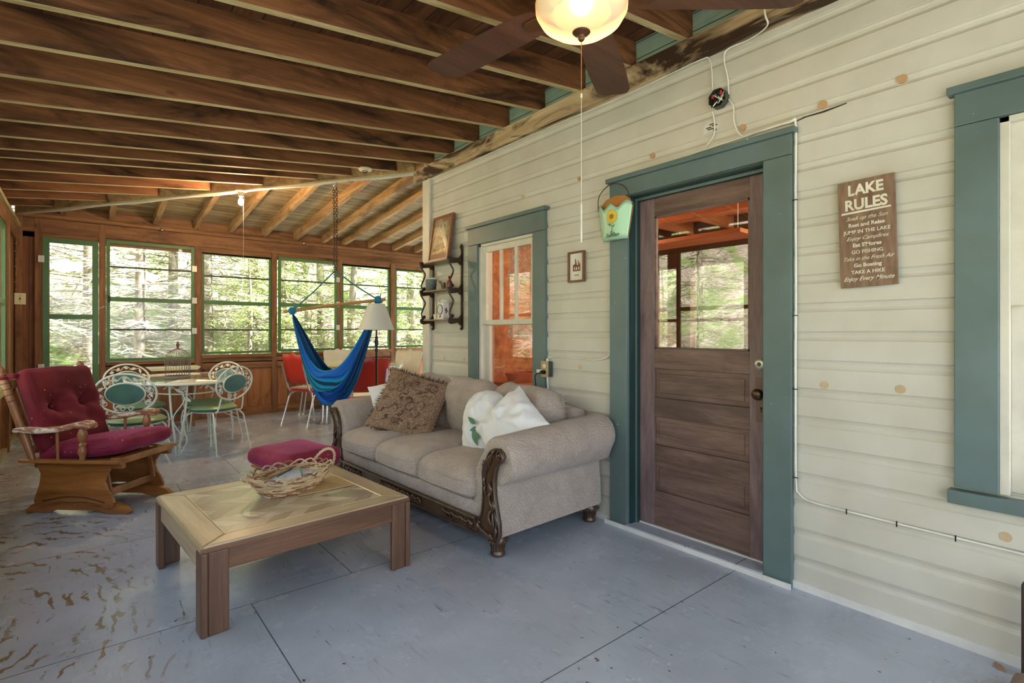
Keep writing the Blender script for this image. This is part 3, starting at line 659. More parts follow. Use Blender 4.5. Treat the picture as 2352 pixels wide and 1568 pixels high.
def arm(sg):
    pr = [(.84,.16),(.845,.36),(.87,.46),(.915,.54)]
    for i in range(0, 15):
        an = math.radians(165-i*18.5); pr.append((1.062+.128*math.cos(an), .535+.128*math.sin(an)))
    pr += [(1.05,.40),(1.052,.34),(1.062,.25),(1.066,.12),(.9,.12)]
    xs = [-0.455, -0.44, -0.3, -0.1, 0.1, 0.3, 0.40, 0.42]
    n = len(pr); vs = []; fs = []; cs, cz = 0.99, 0.4
    for i, x in enumerate(xs):
        k = 0.97 if i in (0, len(xs)-1) else 1.0
        for s_, z in pr:
            zz = cz+(z-cz)*k; lift = 0.045*(x+0.45)/0.9 if z > 0.45 else 0
            vs.append((x, sg*(cs+(s_-cs)*k), zz+lift))
    for i in range(len(xs)-1):
        for k in range(n): fs.append((i*n+k, i*n+(k+1) % n, (i+1)*n+(k+1) % n, (i+1)*n+k))
    fs.append(tuple(range(n))); fs.append(tuple((len(xs)-1)*n+k for k in range(n)))
    a = B(); a.add(vs, fs); o = a.build('arm', M['taupe'], sofa, smooth=50)
    # carved scroll post
    q = [(.90,.125),(.915,.19),(.945,.23),(.958,.30),(.962,.40),(.97,.47),(.99,.53),(1.02,.575),(1.06,.605),(1.10,.608),(1.13,.59),(1.142,.565),(1.13,.545),(1.105,.535),(1.085,.51),(1.07,.47),(1.062,.42),(1.068,.35),(1.085,.28),(1.105,.21),(1.108,.15),(1.085,.108),(1.05,.104)]
    c = B(); c.prism(q, lambda s_, z, d: (-0.455-d, sg*s_, z), 0.0, 0.022); post = c.build('scroll_post', M['carved'], sofa, bevel=0.006)
    c = B()
    rim = curve_pts([(-0.480, sg*(s_*0.97+0.031 if s_ > 1.0 else s_+0.006), z*0.985+0.004) for s_, z in q], 3); c.tube(rim, 0.0065, 6)
    for k in range(30):                                                                                   # spiral eye
        pass
    sp = [(-0.482, sg*(1.108+math.cos(t)*r_), .575+math.sin(t)*r_) for t, r_ in [(i*0.42, 0.026*(1-i/24)) for i in range(22)]]
    c.tube(sp, 0.005, 6); c.ball((-0.483, sg*1.108, .575), (0.008, 0.008, 0.008), 8)
    def leafc(y0, z0, y1, z1, bend, r=0.009):
        pts = curve_pts([(-0.480, sg*y0, z0), (-0.485, sg*((y0+y1)/2+bend), (z0+z1)/2), (-0.480, sg*y1, z1)], 5)
        m = len(pts); c.tube(pts, [r*(0.25+math.sin(PI*(i+0.6)/(m+0.6))) for i in range(m)], 6)
    for i in range(6): leafc(1.075-0.016*i, .60-.012*i, 1.052-0.016*i, .555-.030*i, -0.008, 0.0075)
    for i in range(4): leafc(0.975+0.004*i, .53-.045*i, 0.985+0.004*i, .48-.045*i, -0.006, 0.006)
    for (a1, b1, a2, b2, bd) in [(1.02,.42,1.045,.36,.01),(1.045,.37,1.03,.32,-.012),(1.02,.33,1.05,.27,.015),(1.06,.33,1.06,.27,.012),(1.035,.27,1.05,.19,-.02),(1.075,.27,1.085,.19,.012),(1.055,.26,1.07,.17,.0),(1.08,.20,1.07,.135,.012),(.93,.17,.98,.13,.0),(.925,.185,.95,.14,-.012),(.96,.155,1.02,.125,.01),(1.0,.14,1.06,.125,-.004),(1.03,.15,1.05,.13,.0)]:
        leafc(a1, b1, a2, b2, bd)
    c.ball((-0.482, sg*.935, .185), 0.011, 8); c.build('carving', M['carved'], post, smooth=60)
for sg in (-1, 1): arm(sg)
b = B(); b.box(-0.482, -0.43, -0.90, 0.90, 0.115, 0.200); rail = b.build('front_rail', M['carved'], sofa, bevel=0.006)
b = B(); b.tube([(-0.484, -0.9, 0.194), (-0.484, 0.9, 0.194)], 0.009, 6); b.tube([(-0.484, -0.9, 0.122), (-0.484, 0.9, 0.122)], 0.008, 6)
def flour(cy, half, flip=1):
    for i in range(7):
        t = i/6; y = cy+flip*half*(t-0.5)*2
        pts = curve_pts([(-0.486, y, 0.150), (-0.492, y+flip*0.018, 0.175-0.01*(i % 2)), (-0.486, y+flip*0.045, 0.160), (-0.486, y+flip*0.035, 0.138)], 4)
        m = len(pts); b.tube(pts, [0.0065*(0.4+math.sin(PI*(k+.5)/m)) for k in range(m)], 6)
    b.tube(curve_pts([(-0.487, cy-half, .14), (-0.49, cy-half*.4, .17), (-0.49, cy+half*.3, .135), (-0.487, cy+half, .165)], 6), 0.006, 6)
flour(-0.70, 0.13, -1); flour(-0.02, 0.12, 1); flour(0.14, 0.10, -1); flour(-0.22, 0.10, 1); flour(0.68, 0.13, 1)
for (y, r) in ((0.0, 0.02), (-0.12, 0.013), (0.12, 0.013), (-0.86, 0.013), (0.86, 0.013)): b.ball((-0.488, y, 0.155), (0.010, r, r), 10)
b.prism([(-.24,.118),(-.17,.098),(-.1,.104),(-.03,.082),(.03,.082),(.1,.104),(.17,.098),(.24,.118)], lambda s_, z, d: (-0.455-d, s_, z), 0, 0.026)
b.build('carving', M['carved'], rail, smooth=60)
foot_b = B(); foot_b.lathe([(0.036, 0), (0.042, 0.006), (0.043, 0.018), (0.036, 0.026), (0.035, 0.030), (0.038, 0.055), (0.044, 0.068), (0.056, 0.074), (0.060, 0.085), (0.058, 0.098), (0.05, 0.112), (0.045, 0.12)], 20)
for k in range(16):
    a_ = k*PI/8; foot_b.tube([(0.0355*math.cos(a_), 0.0355*math.sin(a_), 0.03), (0.043*math.cos(a_), 0.043*math.sin(a_), 0.066)], 0.0035, 5)
    if k % 2 == 0: foot_b.ball((0.058*math.cos(a_), 0.058*math.sin(a_), 0.087), 0.009, 8)
for (x, y) in ((-0.40, -1.0), (0.38, -1.0), (-0.40, 1.0), (0.38, 1.0)):
    foot_b.build('foot', M['carved'], sofa, smooth=50, loc=(x, y, 0))
b = B(); b.rbox((0.38, 0, 0.42), (0.15, 1.86, 0.62), 0.06, 8); b.build('back_frame', M['taupe'], sofa, smooth=60)
yc = [(-0.585, 0.0), (0.0, 0.0), (0.585, 0.0)]
for i, (y, _) in enumerate(yc):
    def f(q, i=i):
        x, yy_, z = q
        z2 = z+0.0
        if x < -0.26: z2 -= (-(x+0.26))*0.22*(0.1+0.9*max(0, min(1, (z+0.08)/0.16)))
        return (x, yy_, z2)
    b = B(); b.rbox((-0.13, y, 0.372), (0.76, 0.590, 0.165), 0.055, 14, (0.015, 0.004, 0.03), nz=0.004, nf=5, seed=i+1, fn=f)
    o = b.build('seat_cushion', M['taupe'], sofa, smooth=80, weld=True)
    pts = [(p_.x, p_.y+y, p_.z) for p_ in curve_pts([(-.38, -.274, .412), (-.46, -.276, .406), (-.503, -.262, .399), (-.520, -.215, .396), (-.527, -.10, .396), (-.527, .10, .396), (-.520, .215, .396), (-.503, .262, .399), (-.46, .276, .406), (-.38, .274, .412)], 4)]
    p = B(); p.tube(pts, 0.0045, 6); pts2 = [(x_+0.004, y_, 0.322) for x_, y_, z_ in pts]; p.tube(pts2, 0.0045, 6); p.build('piping', M['taupe'], o, smooth=60)
for i, y in enumerate((-0.60, 0.0, 0.60)):
    R_ = Euler((0, math.radians(-14), 0)).to_matrix()
    def f(q, i=i):
        x, yy_, z = q
        # gathered top edge
        g = max(0, (z-0.02)/0.2); x += -0.03*math.sin(yy_*26+i*1.7)*g*(0.4 if i < 2 else 0.6)
        z -= 0.03*abs(yy_/0.3)**3
        return (x, yy_, z)
    b = B(); b.rbox((0.20, y, 0.645), (0.20, 0.63, 0.43), 0.10, 14, (0.05, 0.01, 0.02), rot=R_, nz=0.016, nf=6, seed=i+11, fn=f)
    b.build('back_cushion', M['taupe'], sofa, smooth=80, weld=True)
b = B()
for k in range(7):                     # gathers on the end of the right back cushion
    a_ = -0.5+k*0.16; pts = curve_pts([(0.14+k*0.012, -0.905, 0.56+k*0.045), (0.20, -0.93, 0.61+k*0.035), (0.27, -0.915, 0.60+k*0.035)], 4)
    b.tube(pts, [0.002, .004, .006, .007, .006, .005, .004, .003, .002][:len(pts)], 5)
b.build('gathers', M['taupe'], sofa, smooth=60)

# throw pillows
M['white_cloth'] = plain('white_cotton', srgb(230, 231, 234), 0.9, spec=0.1, var=0.03, bump=0.15, bscale=14)
def ruffle_mat():
    a = N('brown_ruffled_cloth', 0.85, 0, 0.2); v = a.coord(rand=False)
    wv = a.new('TexWave', wave_type='RINGS'); a.l.new(v, wv.inputs['Vector']); wv.inputs['Scale'].default_value = 9; wv.inputs['Distortion'].default_value = 26; wv.inputs['Detail'].default_value = 5; wv.inputs['Detail Scale'].default_value = 2.6; wv.inputs['Detail Roughness'].default_value = .7
    a.color(a.ramp(wv.outputs[0], [(0.15, srgb(124, 98, 78)), (0.5, srgb(154, 126, 102)), (0.9, srgb(182, 154, 130))])); a.bump(wv.outputs[0], 0.5, 0.012); return a.m
RM = ruffle_mat()
def rotm(rx, ry, rz): return Euler((math.radians(rx), math.radians(ry), math.radians(rz)), 'XYZ').to_matrix()
# local pillow normal is +Z; tip it back against the cushions facing -X
def pl(center, roll, lean, yaw): return Matrix.Rotation(math.radians(yaw), 3, 'Z') @ Matrix.Rotation(math.radians(-lean), 3, 'Y') @ Matrix.Rotation(math.radians(roll), 3, 'Z')
pr = thing('throw_pillow', 'brown ruffled throw pillow with shaggy fringe, at the left end of the taupe sofa', 'pillow', (1.96, 3.62, 0.46), 0, 'throw pillows on the sofa')
R_ = pl(None, -16, 60, 44)
b = B(); b.pillow((0, 0, 0.20), R_, 0.52, 0.56, 0.17, 20, 0.10, 0.012, 3); b.build('ruffled_cover', RM, pr, smooth=80, weld=True)
b = B(); rr = random.Random(3)
for i in range(46):                    # rosette ruffles standing off the face
    u, v = rr.uniform(-.2, .2), rr.uniform(-.2, .2); h = max(0, (1-(u/.25)**2)*(1-(v/.26)**2))**.42*.085
    n_ = 12; a0 = rr.uniform(0, 6); r0 = rr.uniform(.015, .035)
    top = []; bot = []
    for k in range(n_+1):
        t = a0+k/n_*rr.uniform(3.0, 4.5); q = Vector((u+math.cos(t)*r0, v+math.sin(t)*r0*0.8, h-.004)); q2 = q+Vector((math.cos(t)*.006*math.sin(k*2), math.sin(t)*.006, 0.016))
        bot.append((R_ @ q)+Vector((0, 0, .20))); top.append((R_ @ q2)+Vector((0, 0, .20)))
    b.add(bot+top, [(k, k+1, k+n_+2, k+n_+1) for k in range(n_)])
b.build('ruffles', RM, pr, smooth=60)
b = B()
for s_ in range(4):
    for i in range(60):
        t = i/59*2-1; w_, h_ = 0.235, 0.245
        e = {0: (t*w_, h_), 1: (t*w_, -h_), 2: (w_, t*h_), 3: (-w_, t*h_)}[s_]; o_ = {0: (0, 1), 1: (0, -1), 2: (1, 0), 3: (-1, 0)}[s_]
        for j in range(2):
            p0 = Vector((e[0], e[1], 0)); p1 = p0+Vector((o_[0]*.035+rr.uniform(-.012, .012), o_[1]*.035+rr.uniform(-.012, .012), rr.uniform(-.015, .02)))
            d = Vector((rr.uniform(-.005, .005), rr.uniform(-.005, .005), 0.003))
            q = [p0-d, p0+d, p1]; b.add([(R_ @ k)+Vector((0, 0, .20)) for k in q], [(0, 1, 2)])
b.build('fringe', plain('fringe_yarn', srgb(84, 66, 54), 0.9, var=0.3), pr)
pw = thing('throw_pillow', 'white pillow mostly hidden behind the brown ruffled pillow at the left sofa arm', 'pillow', (2.04, 3.96, 0.45), 0, 'throw pillows on the sofa')
b = B(); b.pillow((-0.03, 0.0, 0.18), pl(None, 20, 68, 40), 0.44, 0.42, 0.13, 14, 0.10, 0.01, 9); b.build('cover', M['white_cloth'], pw, smooth=80, weld=True)
pg = thing('throw_pillow', 'plump white throw pillow with a green leaf sprig, left of the plain white one', 'pillow', (2.06, 2.79, 0.43), 0, 'throw pillows on the sofa')
R_ = pl(None, 6, 72, 6)
b = B(); b.pillow((0, 0, 0.19), R_, 0.44, 0.36, 0.23, 26, 0.0, 0.024, 5, rd=0.75); b.build('cover', M['white_cloth'], pg, smooth=80, weld=True)
lf_m = plain('printed_leaf_green', srgb(98, 134, 108), 0.85, spec=0.1)
def leaf_pts(L, W, n=7):
    up_ = [(L*i/n, W*math.sin(PI*(i/n)**0.8)) for i in range(n+1)]; return up_+[(x, -y) for x, y in up_[-2:0:-1]]
def pil_h(u, v, wx, wy, t): return max(0, (1-(2*u/wx)**2)*(1-(2*v/wy)**2))**.50*t/2
b = B()
for (u0, v0, an, L, W) in ((-0.07, -0.03, 200, .10, .020), (-.05, -.07, 110, .07, .014), (-.03, -.05, 60, .09, .016), (-.07, -.08, 160, .07, .015)):
    c_, s_ = math.cos(math.radians(an)), math.sin(math.radians(an)); pts = []
    for x, y in leaf_pts(L, W):
        u, v = u0+c_*x-s_*y, v0+s_*x+c_*y; u = max(-.19, min(.19, u)); v = max(-.155, min(.155, v))
        pts.append((R_ @ Vector((u, v, pil_h(u, v, .44, .36, .23)+.012)))+Vector((0, 0, .19)))
    b.add(pts, [tuple(range(len(pts)))])
b.build('leaf_print', lf_m, pg)
b = B(); b.rbox((-0.03, 0.17, 0.0), (0.10, 0.12, 0.035), 0.015, 5, nz=0.012, nf=16, seed=4); b.build('knotted_corner', M['white_cloth'], pg, smooth=80)
pp = thing('throw_pillow', 'plain white throw pillow with pointed corner up, leaning nearest the right sofa arm', 'pillow', (2.03, 2.44, 0.45), 0, 'throw pillows on the sofa')
b = B(); b.pillow((0, 0.03, 0.19), pl(None, -36, 60, 12), 0.41, 0.41, 0.20, 26, 0.06, 0.026, 8, rd=0.14); b.build('cover', M['white_cloth'], pp, smooth=80, weld=True)

# ================================================================ coffee table
def parquet():
    a = N('herringbone_parquet', 0.24, 0, 0.6); tc = a.new('TexCoord'); v = tc.outputs['Object']
    rt = a.new('VectorRotate', rotation_type='Z_AXIS'); a.l.new(v, rt.inputs['Vector']); rt.inputs['Angle'].default_value = math.radians(45)
    sp = a.new('SeparateXYZ'); a.l.new(v, sp.inputs[0])
    # chevron: fold across the strip, then shear
    st = a.math('DIVIDE', a.math('ADD', sp.outputs[1], 5.0), 0.135); fl = a.math('FLOOR', st); fr = a.math('SUBTRACT', st, fl)
    par = a.math('MULTIPLY', a.math('SUBTRACT', a.math('MODULO', fl, 2.0), 0.5), 2.0)
    t = a.math('ADD', sp.outputs[0], a.math('MULTIPLY', a.math('MULTIPLY', par, fr), 0.12))
    q = a.math('DIVIDE', t, 0.085); ql = a.math('FLOOR', q); qf = a.math('SUBTRACT', q, ql)
    wn_ = a.new('TexWhiteNoise', noise_dimensions='2D'); cb = a.new('CombineXYZ'); a.l.new(ql, cb.inputs[0]); a.l.new(fl, cb.inputs[1]); a.l.new(cb.outputs[0], wn_.inputs['Vector'])
    c = a.ramp(wn_.outputs['Value'], [(0.0, srgb(140, 120, 96)), (0.5, srgb(172, 154, 126)), (1.0, srgb(204, 190, 162))])  # strip tones lightened to carry the windows' reflection
    cb2 = a.new('CombineXYZ'); a.l.new(a.math('MULTIPLY', q, 9.0), cb2.inputs[0]); a.l.new(a.math('MULTIPLY', sp.outputs[1], 4.0), cb2.inputs[1]); g = a.noise(cb2.outputs[0], 3.0, 3)
    c = a.mix(a.math('MULTIPLY', a.ramp(g, [(0.4, (0, 0, 0, 1)), (0.65, (1, 1, 1, 1))]), 0.30), c, srgb(104, 82, 60))
    gp = a.math('MAXIMUM', a.math('GREATER_THAN', a.math('ABSOLUTE', a.math('SUBTRACT', qf, 0.5)), 0.482), a.math('GREATER_THAN', a.math('ABSOLUTE', a.math('SUBTRACT', fr, 0.5)), 0.49))
    a.color(a.mix(a.math('MULTIPLY', gp, 0.5), c, srgb(80, 62, 44))); return a.m
M['oak_x'] = wood('oak_x', srgb(88, 58, 42), srgb(128, 92, 68), 'X', 26, 0.4, srgb(70, 46, 34), 0.35, stretch=0.05, spec=0.45)
M['oak_y_sheen'] = wood('oak_y_sheen', srgb(150, 128, 98), srgb(196, 176, 142), 'Y', 26, 0.3, srgb(120, 98, 74), 0.2, stretch=0.05, spec=0.5)  # paler than the front oak: window reflection put into the colour
M['oak_top_sheen_x'] = wood('oak_top_sheen_x', srgb(150, 128, 100), srgb(194, 174, 142), 'X', 26, 0.28, stretch=0.05, spec=0.5)  # same oak lightened, window sheen on the top painted in
M['oak_z'] = wood('oak_z', srgb(78, 54, 42), srgb(122, 90, 70), 'Z', 26, 0.4, srgb(64, 42, 32), 0.35, stretch=0.05, spec=0.45)
ct = thing('coffee_table', 'low oak coffee table with herringbone parquet top, in front of the sofa', 'coffee table', (0.815, 2.875, 0), math.radians(4))
hx, hy, zt = 0.478, 0.455, 0.365
b = B(); b.box(-hx+.11, hx-.11, -hy+.10, hy-.10, zt-.02, zt-0.0005); b.build('parquet_panel', parquet(), ct)
fr = B(); fr.cm = 0
for sg in (-1, 1):
    fr.prism([(-hx, sg*hy), (hx, sg*hy), (hx-.11, sg*(hy-.10)), (-hx+.11, sg*(hy-.10))], lambda x, y, d: (x, y, d), zt-.028, zt, mi=0)
    fr.prism([(sg*hx, -hy), (sg*hx, hy), (sg*(hx-.11), hy-.10), (sg*(hx-.11), -hy+.10)], lambda x, y, d: (x, y, d), zt-.028, zt, mi=1)
fr.build('top_frame', [M['oak_top_sheen_x'], M['oak_y_sheen']], ct, bevel=0.007)
for sg in (-1, 1):
    b = B(); b.box(-hx-.004, hx+.004, sg*(hy-.002), sg*(hy+.004), zt-.029, zt-.009); b.build('edge_moulding', M['oak_x'], ct, bevel=0.002)
    b = B(); b.box(sg*(hx-.002), sg*(hx+.004), -hy-.002, hy+.002, zt-.029, zt-.009); b.build('edge_moulding', M['oak_y_sheen'], ct, bevel=0.002)
b = B()
for sg in (-1, 1): b.box(-hx+.11, hx-.11, sg*(hy-.100)-.0015, sg*(hy-.100)+.0015, zt-.01, zt+.0006)
for sg in (-1, 1): b.box(sg*(hx-.11)-.0015, sg*(hx-.11)+.0015, -hy+.1, hy-.1, zt-.01, zt+.0006)
b.build('inlay_line', plain('pale_inlay', srgb(206, 190, 150), 0.4), ct)
for sg in (-1, 1):
    b = B(); b.box(-hx+.09, hx-.09, sg*(hy-.022), sg*(hy-.004), zt-.115, zt-.030); b.build('apron', M['oak_x'], ct, bevel=0.003)
    b = B(); b.box(sg*(hx-.022), sg*(hx-.004), -hy+.07, hy-.07, zt-.115, zt-.030); b.build('apron', M['oak_y_sheen'], ct, bevel=0.003)
for sx_ in (-1, 1):
    for sy_ in (-1, 1):
        b = B()
        b.box(sx_*(hx+.006), sx_*(hx-.022), sy_*(hy+.006), sy_*(hy-.075), 0, zt-.029)
        b.box(sx_*(hx-.022), sx_*(hx-.10), sy_*(hy+.003), sy_*(hy-.022), 0, zt-.029)
        b.build('leg', M['oak_z'], ct, bevel=0.006)

# wicker basket
bk = thing('wicker_basket', 'oval open wicker basket with looped handles, full of papers, on the coffee table', 'basket', (0.885, 2.965, 0.3655), math.radians(25))
wk = [plain('wicker_pale', srgb(206, 182, 146), 0.55, var=0.2), plain('wicker_brown', srgb(150, 106, 72), 0.55, var=0.25)]
b = B(); ra_ = random.Random(5)
for lv in range(12):
    z = 0.006+lv*0.0072; k = lv/11; ax, ay = 0.165+0.065*k, 0.105+0.05*k
    for ph in (0, PI):
        pts = []
        for i in range(72):
            t = 2*PI*i/72; wv = 0.006*math.sin(t*11+ph+lv*1.5); pts.append(((ax+wv)*math.cos(t), (ay+wv)*math.sin(t), z+0.003*math.sin(t*5+lv)+0.002*math.cos(t*11+ph)))
        b.tube(pts, 0.0042, 5, closed=True, mi=ra_.choice((0, 0, 1)))
b.build('woven_side', wk, bk, smooth=60)
b = B()
for k in range(22):
    t = 2*PI*k/22
    b.tube([(0.165*math.cos(t), 0.105*math.sin(t), 0.0), (0.232*math.cos(t), 0.157*math.sin(t), 0.088)], 0.0038, 5, mi=0)
    t2 = t+0.45; b.tube(curve_pts([(0.232*math.cos(t), 0.157*math.sin(t), 0.088), (0.248*math.cos((t+t2)/2), 0.172*math.sin((t+t2)/2), 0.112), (0.236*math.cos(t2), 0.160*math.sin(t2), 0.094), (0.228*math.cos(t2+.1), 0.152*math.sin(t2+.1), 0.080)], 5), 0.0052, 6, mi=k % 3 == 0)
b.build('braided_rim', wk, bk, smooth=60)
for sg in (-1, 1):
    b = B()
    for ph in (0, 2.1, 4.2):
        pts = []
        for i in range(30):
            t = i/29; a_ = PI*t; c0 = Vector((sg*(0.225+0.055*math.sin(a_)), -0.075*math.cos(a_), 0.09+0.075*math.sin(a_)*(1 if sg > 0 else 0.45)))
            pts.append(c0+Vector((0, math.cos(t*26+ph)*.0055, math.sin(t*26+ph)*.0055)))
        b.tube(pts, 0.0042, 5, mi=0)
    b.build('handle', wk, bk, smooth=60)
b = B(); b.lathe([(0, 0.0), (0.16, 0.0), (0.163, 0.006), (0, 0.006)], 32, sy=0.64); b.build('base', wk[1], bk)
for nm, lab, c, dx_, dy_, rz, dz in (('magazine', 'pale blue magazine lying on top inside the wicker basket', srgb(176, 192, 214), 0.0, 0.005, 0.25, 0.066), ('paper_sheet', 'crumpled white paper under the blue magazine in the wicker basket', srgb(224, 222, 214), -0.03, 0.01, -0.3, 0.050)):
    b = B(); b.rbox((0, 0, 0), (0.26, 0.15, 0.010), 0.004, 8, nz=0.004, nf=12, seed=int(dz*1000)); o = b.build(nm, plain(nm+'_paper', c, 0.6, var=0.15), smooth=60); o.location = (0.885+dx_, 2.965+dy_, 0.3655+dz); o.rotation_euler = (0, 0, math.radians(25)+rz)
    tag(o, lab, 'magazine' if nm == 'magazine' else 'paper')
for i, (c, rz, dx_, dy_, lab) in enumerate(((srgb(60, 110, 90), 0.9, 0.06, 0.03, 'dark green pencil lying slantwise in the wicker basket'), (srgb(196, 150, 96), 0.15, -0.05, 0.06, 'tan wooden pencil lying along the back of the wicker basket'), (srgb(40, 70, 60), 0.35, -0.02, 0.04, 'blackish green pen lying in the middle of the wicker basket'))):
    b = B(); b.tube([(-0.08, 0, 0), (0.075, 0, 0.004)], 0.0042, 6); b.tube([(0.075, 0, 0.004), (0.085, 0, 0.004)], [0.004, 0.0008], 6)
    o = b.build('pencil', plain('pencil_paint_%d' % i, c, 0.4)); o.location = (0.885+dx_, 2.965+dy_, 0.445+0.003*i); o.rotation_euler = (0, 0, math.radians(25)+rz); tag(o, lab, 'pencil', 'pencils in the basket')
b = B(); b.rbox((0, 0, 0.0035), (0.30, 0.24, 0.005), 0.002, 4); o = b.build('folder', plain('manila_folder', srgb(188, 164, 116), 0.55), smooth=50); o.location = (1.02, 2.93, 0.3655); o.rotation_euler = (0, 0, math.radians(2)); tag(o, 'flat tan folder lying under the right side of the wicker basket', 'folder')

# ================================================================ ottoman
def velvet(name, c1, c2, dots=True, sheen=.35):
    a = N(name, 0.75, 0, 0.2); v = a.coord(rand=False); c = a.ramp(a.noise(v, 3, 3), [(0.35, c1), (0.65, c2)])
    if dots:
        vo = a.new('TexVoronoi'); a.l.new(v, vo.inputs['Vector']); vo.inputs['Scale'].default_value = 22; vo.inputs['Randomness'].default_value = 0.35
        c = a.mix(a.math('LESS_THAN', vo.outputs['Distance'], 0.10), c, srgb(190, 138, 126))
    a.p.inputs['Sheen Weight'].default_value = sheen; a.p.inputs['Sheen Roughness'].default_value = 0.4; a.p.inputs['Sheen Tint'].default_value = srgb(236, 120, 190)
    a.color(c); a.bump(a.noise(v, 120, 2), 0.1, 0.002); return a.m
M['burgundy'] = velvet('burgundy_dotted_cloth', srgb(118, 34, 54), srgb(150, 54, 78))
M['velvet'] = velvet('burgundy_velvet', srgb(84, 20, 26), srgb(118, 36, 44), sheen=.22)
M['glider'] = wood('honey_stained_wood', srgb(122, 72, 32), srgb(184, 124, 66), 'X', 9, 0.35, srgb(96, 54, 24), 0.3, spec=0.5, coat=0.25, stretch=0.12)
M['glider_z'] = wood('honey_stained_wood_upright', srgb(116, 70, 38), srgb(170, 116, 74), 'Z', 9, 0.4, srgb(90, 52, 26), 0.3, spec=0.5, coat=0.2, stretch=0.12)
ot = thing('ottoman', 'low footstool with burgundy dotted cushion and wooden glider base, behind the coffee table', 'ottoman', (1.115, 3.67, 0), math.radians(14)); ot.scale = (.86, .84, 1)
b = B(); b.rbox((0, 0, 0.385), (0.475, 0.60, 0.115), 0.05, 12, (0.01, 0.01, 0.012), nz=0.006, nf=5, seed=2); b.build('cushion', M['burgundy'], ot, smooth=80, weld=True)
b = B(); b.rbox((0, 0, 0.318), (0.42, 0.56, 0.022), 0.01, 6); b.build('seat_board', M['glider'], ot, smooth=50)
for sg in (-1, 1):
    b = B(); b.prism([(-.15,.31),(.15,.31),(.14,.26),(.12,.20),(.14,.13),(.16,.08),(.14,.055),(-.14,.055),(-.16,.08),(-.14,.13),(-.12,.20),(-.14,.26)], lambda x, z, d: (x, sg*(0.19+d), z), 0, 0.02); b.build('side_panel', M['glider_z'], ot, bevel=0.004)
    b = B(); b.prism([(-.19,.0),(-.20,.015),(-.15,.05),(-.1,.058),(.1,.058),(.15,.05),(.20,.015),(.19,.0),(.12,.0),(.06,.02),(-.06,.02),(-.12,.0)], lambda x, z, d: (x, sg*(0.185+d), z), 0, 0.03); b.build('foot', M['glider'], ot, bevel=0.004)
b = B(); b.beam((0, -0.18, 0.10), (0, 0.18, 0.10), 0.04, 0.02); b.build('stretcher', M['glider'], ot)
# ================================================================ glider rocking chair (front = local +X)
gl = thing('glider_chair', 'wooden glider rocking chair with buttoned burgundy velvet cushions, far left', 'rocking chair', (0.12, 4.74, 0), math.radians(-43))
for sg in (-1, 1):
    y0 = sg*0.225
    b = B(); b.prism([(-.27,.335),(.27,.335),(.255,.30),(.225,.26),(.215,.22),(.235,.17),(.27,.12),(.285,.085),(.27,.05),(.23,.045),(.17,.07),(.08,.09),(-.08,.09),(-.17,.07),(-.23,.045),(-.27,.05),(-.285,.085),(-.27,.13),(-.245,.20),(-.235,.27)],
                    lambda x, z, d: (x, y0+sg*d, z), -0.011, 0.011)
    side = b.build('side_panel', M['glider'], gl, bevel=0.004)
    g = B(); g.tube(curve_pts([(-.22, y0+sg*.0115, .085), (-.10, y0+sg*.0115, .112), (0, y0+sg*.0115, .120), (.10, y0+sg*.0115, .112), (.22, y0+sg*.0115, .085)], 6), 0.0035, 6); g.build('carved_line', plain('groove_dark', srgb(70, 38, 14), 0.5), side)
    b = B(); b.prism([(-.36,.0),(-.37,.012),(-.33,.05),(-.27,.075),(-.2,.08),(.2,.08),(.27,.075),(.33,.055),(.375,.018),(.36,.0),(.22,.0),(.14,.02),(-.14,.02),(-.2,.0)], lambda x, z, d: (x, y0-sg*0.012-sg*d, z), 0, 0.035); b.build('foot', M['glider'], gl, bevel=0.005)
    # swing links
    for x_ in (-0.17, 0.19):
        b = B(); b.beam((x_, y0-sg*.03, .31), (x_+.03, y0-sg*.03, .14), 0.035, 0.016, up=(0, 1, 0)); b.lathe([(0, -.012), (.024, -.012), (.024, .012), (0, .012)], 14, (x_, y0-sg*.05, .30), 'Y'); b.build('swing_link', M['glider_z'], gl, bevel=0.002)
for (x_, z_, h) in ((0.20, .135, .05), (-0.20, .135, .05), (0.0, .055, .03)):
    b = B(); b.box(x_-.012, x_+.012, -.22, .22, z_-h/2, z_+h/2); b.build('cross_rail', M['glider_z'], gl, bevel=0.003)
b = B()
for sg in (-1, 1): b.box(-.34, .34, sg*.235, sg*.29, .352, .375)
b.box(-.34, -.26, -.25, .25, .352, .375); b.box(.27, .34, -.25, .25, .340, .385); b.box(-.27, .28, -.25, .25, .356, .366)
seatf = b.build('seat_frame', M['glider'], gl, bevel=0.006)
b = B()
for sg in (-1, 1): b.box(-.28, .34, sg*.20, sg*.235, .31, .352)
b.build('seat_rail', M['glider_z'], gl, bevel=0.004)
# back posts, turned
bx0, bz0, bx1, bz1 = -0.26, 0.372, -0.46, 1.00
for sg in (-1, 1):
    p0 = Vector((bx0, sg*.265, bz0)); p1 = Vector((bx1, sg*.300, bz1)); pts = []; rr_ = []
    prof = [(0, .017), (.18, .024), (.4, .025), (.55, .024), (.615, .0245), (.617, .019), (.622, .0245), (.68, .0245), (.682, .019), (.687, .0245), (.74, .0245), (.742, .019), (.747, .0245), (.80, .0245), (.802, .018), (.807, .0235), (.86, .023), (.885, .015), (.90, .021), (.915, .014), (.935, .022), (.965, .025), (.985, .020), (1.0, .004)]
    for t, r_ in prof: pts.append(p0.lerp(p1, t)); rr_.append(r_)
    b = B(); b.tube(pts, rr_, 16); b.build('back_post', M['glider_z'], gl, smooth=40)
b = B()
for t in (0.10, 0.80):
    c = Vector((bx0, 0, bz0)).lerp(Vector((bx1, 0, bz1)), t); b.rbox(c, (.025, .56, .06), .01, 5)
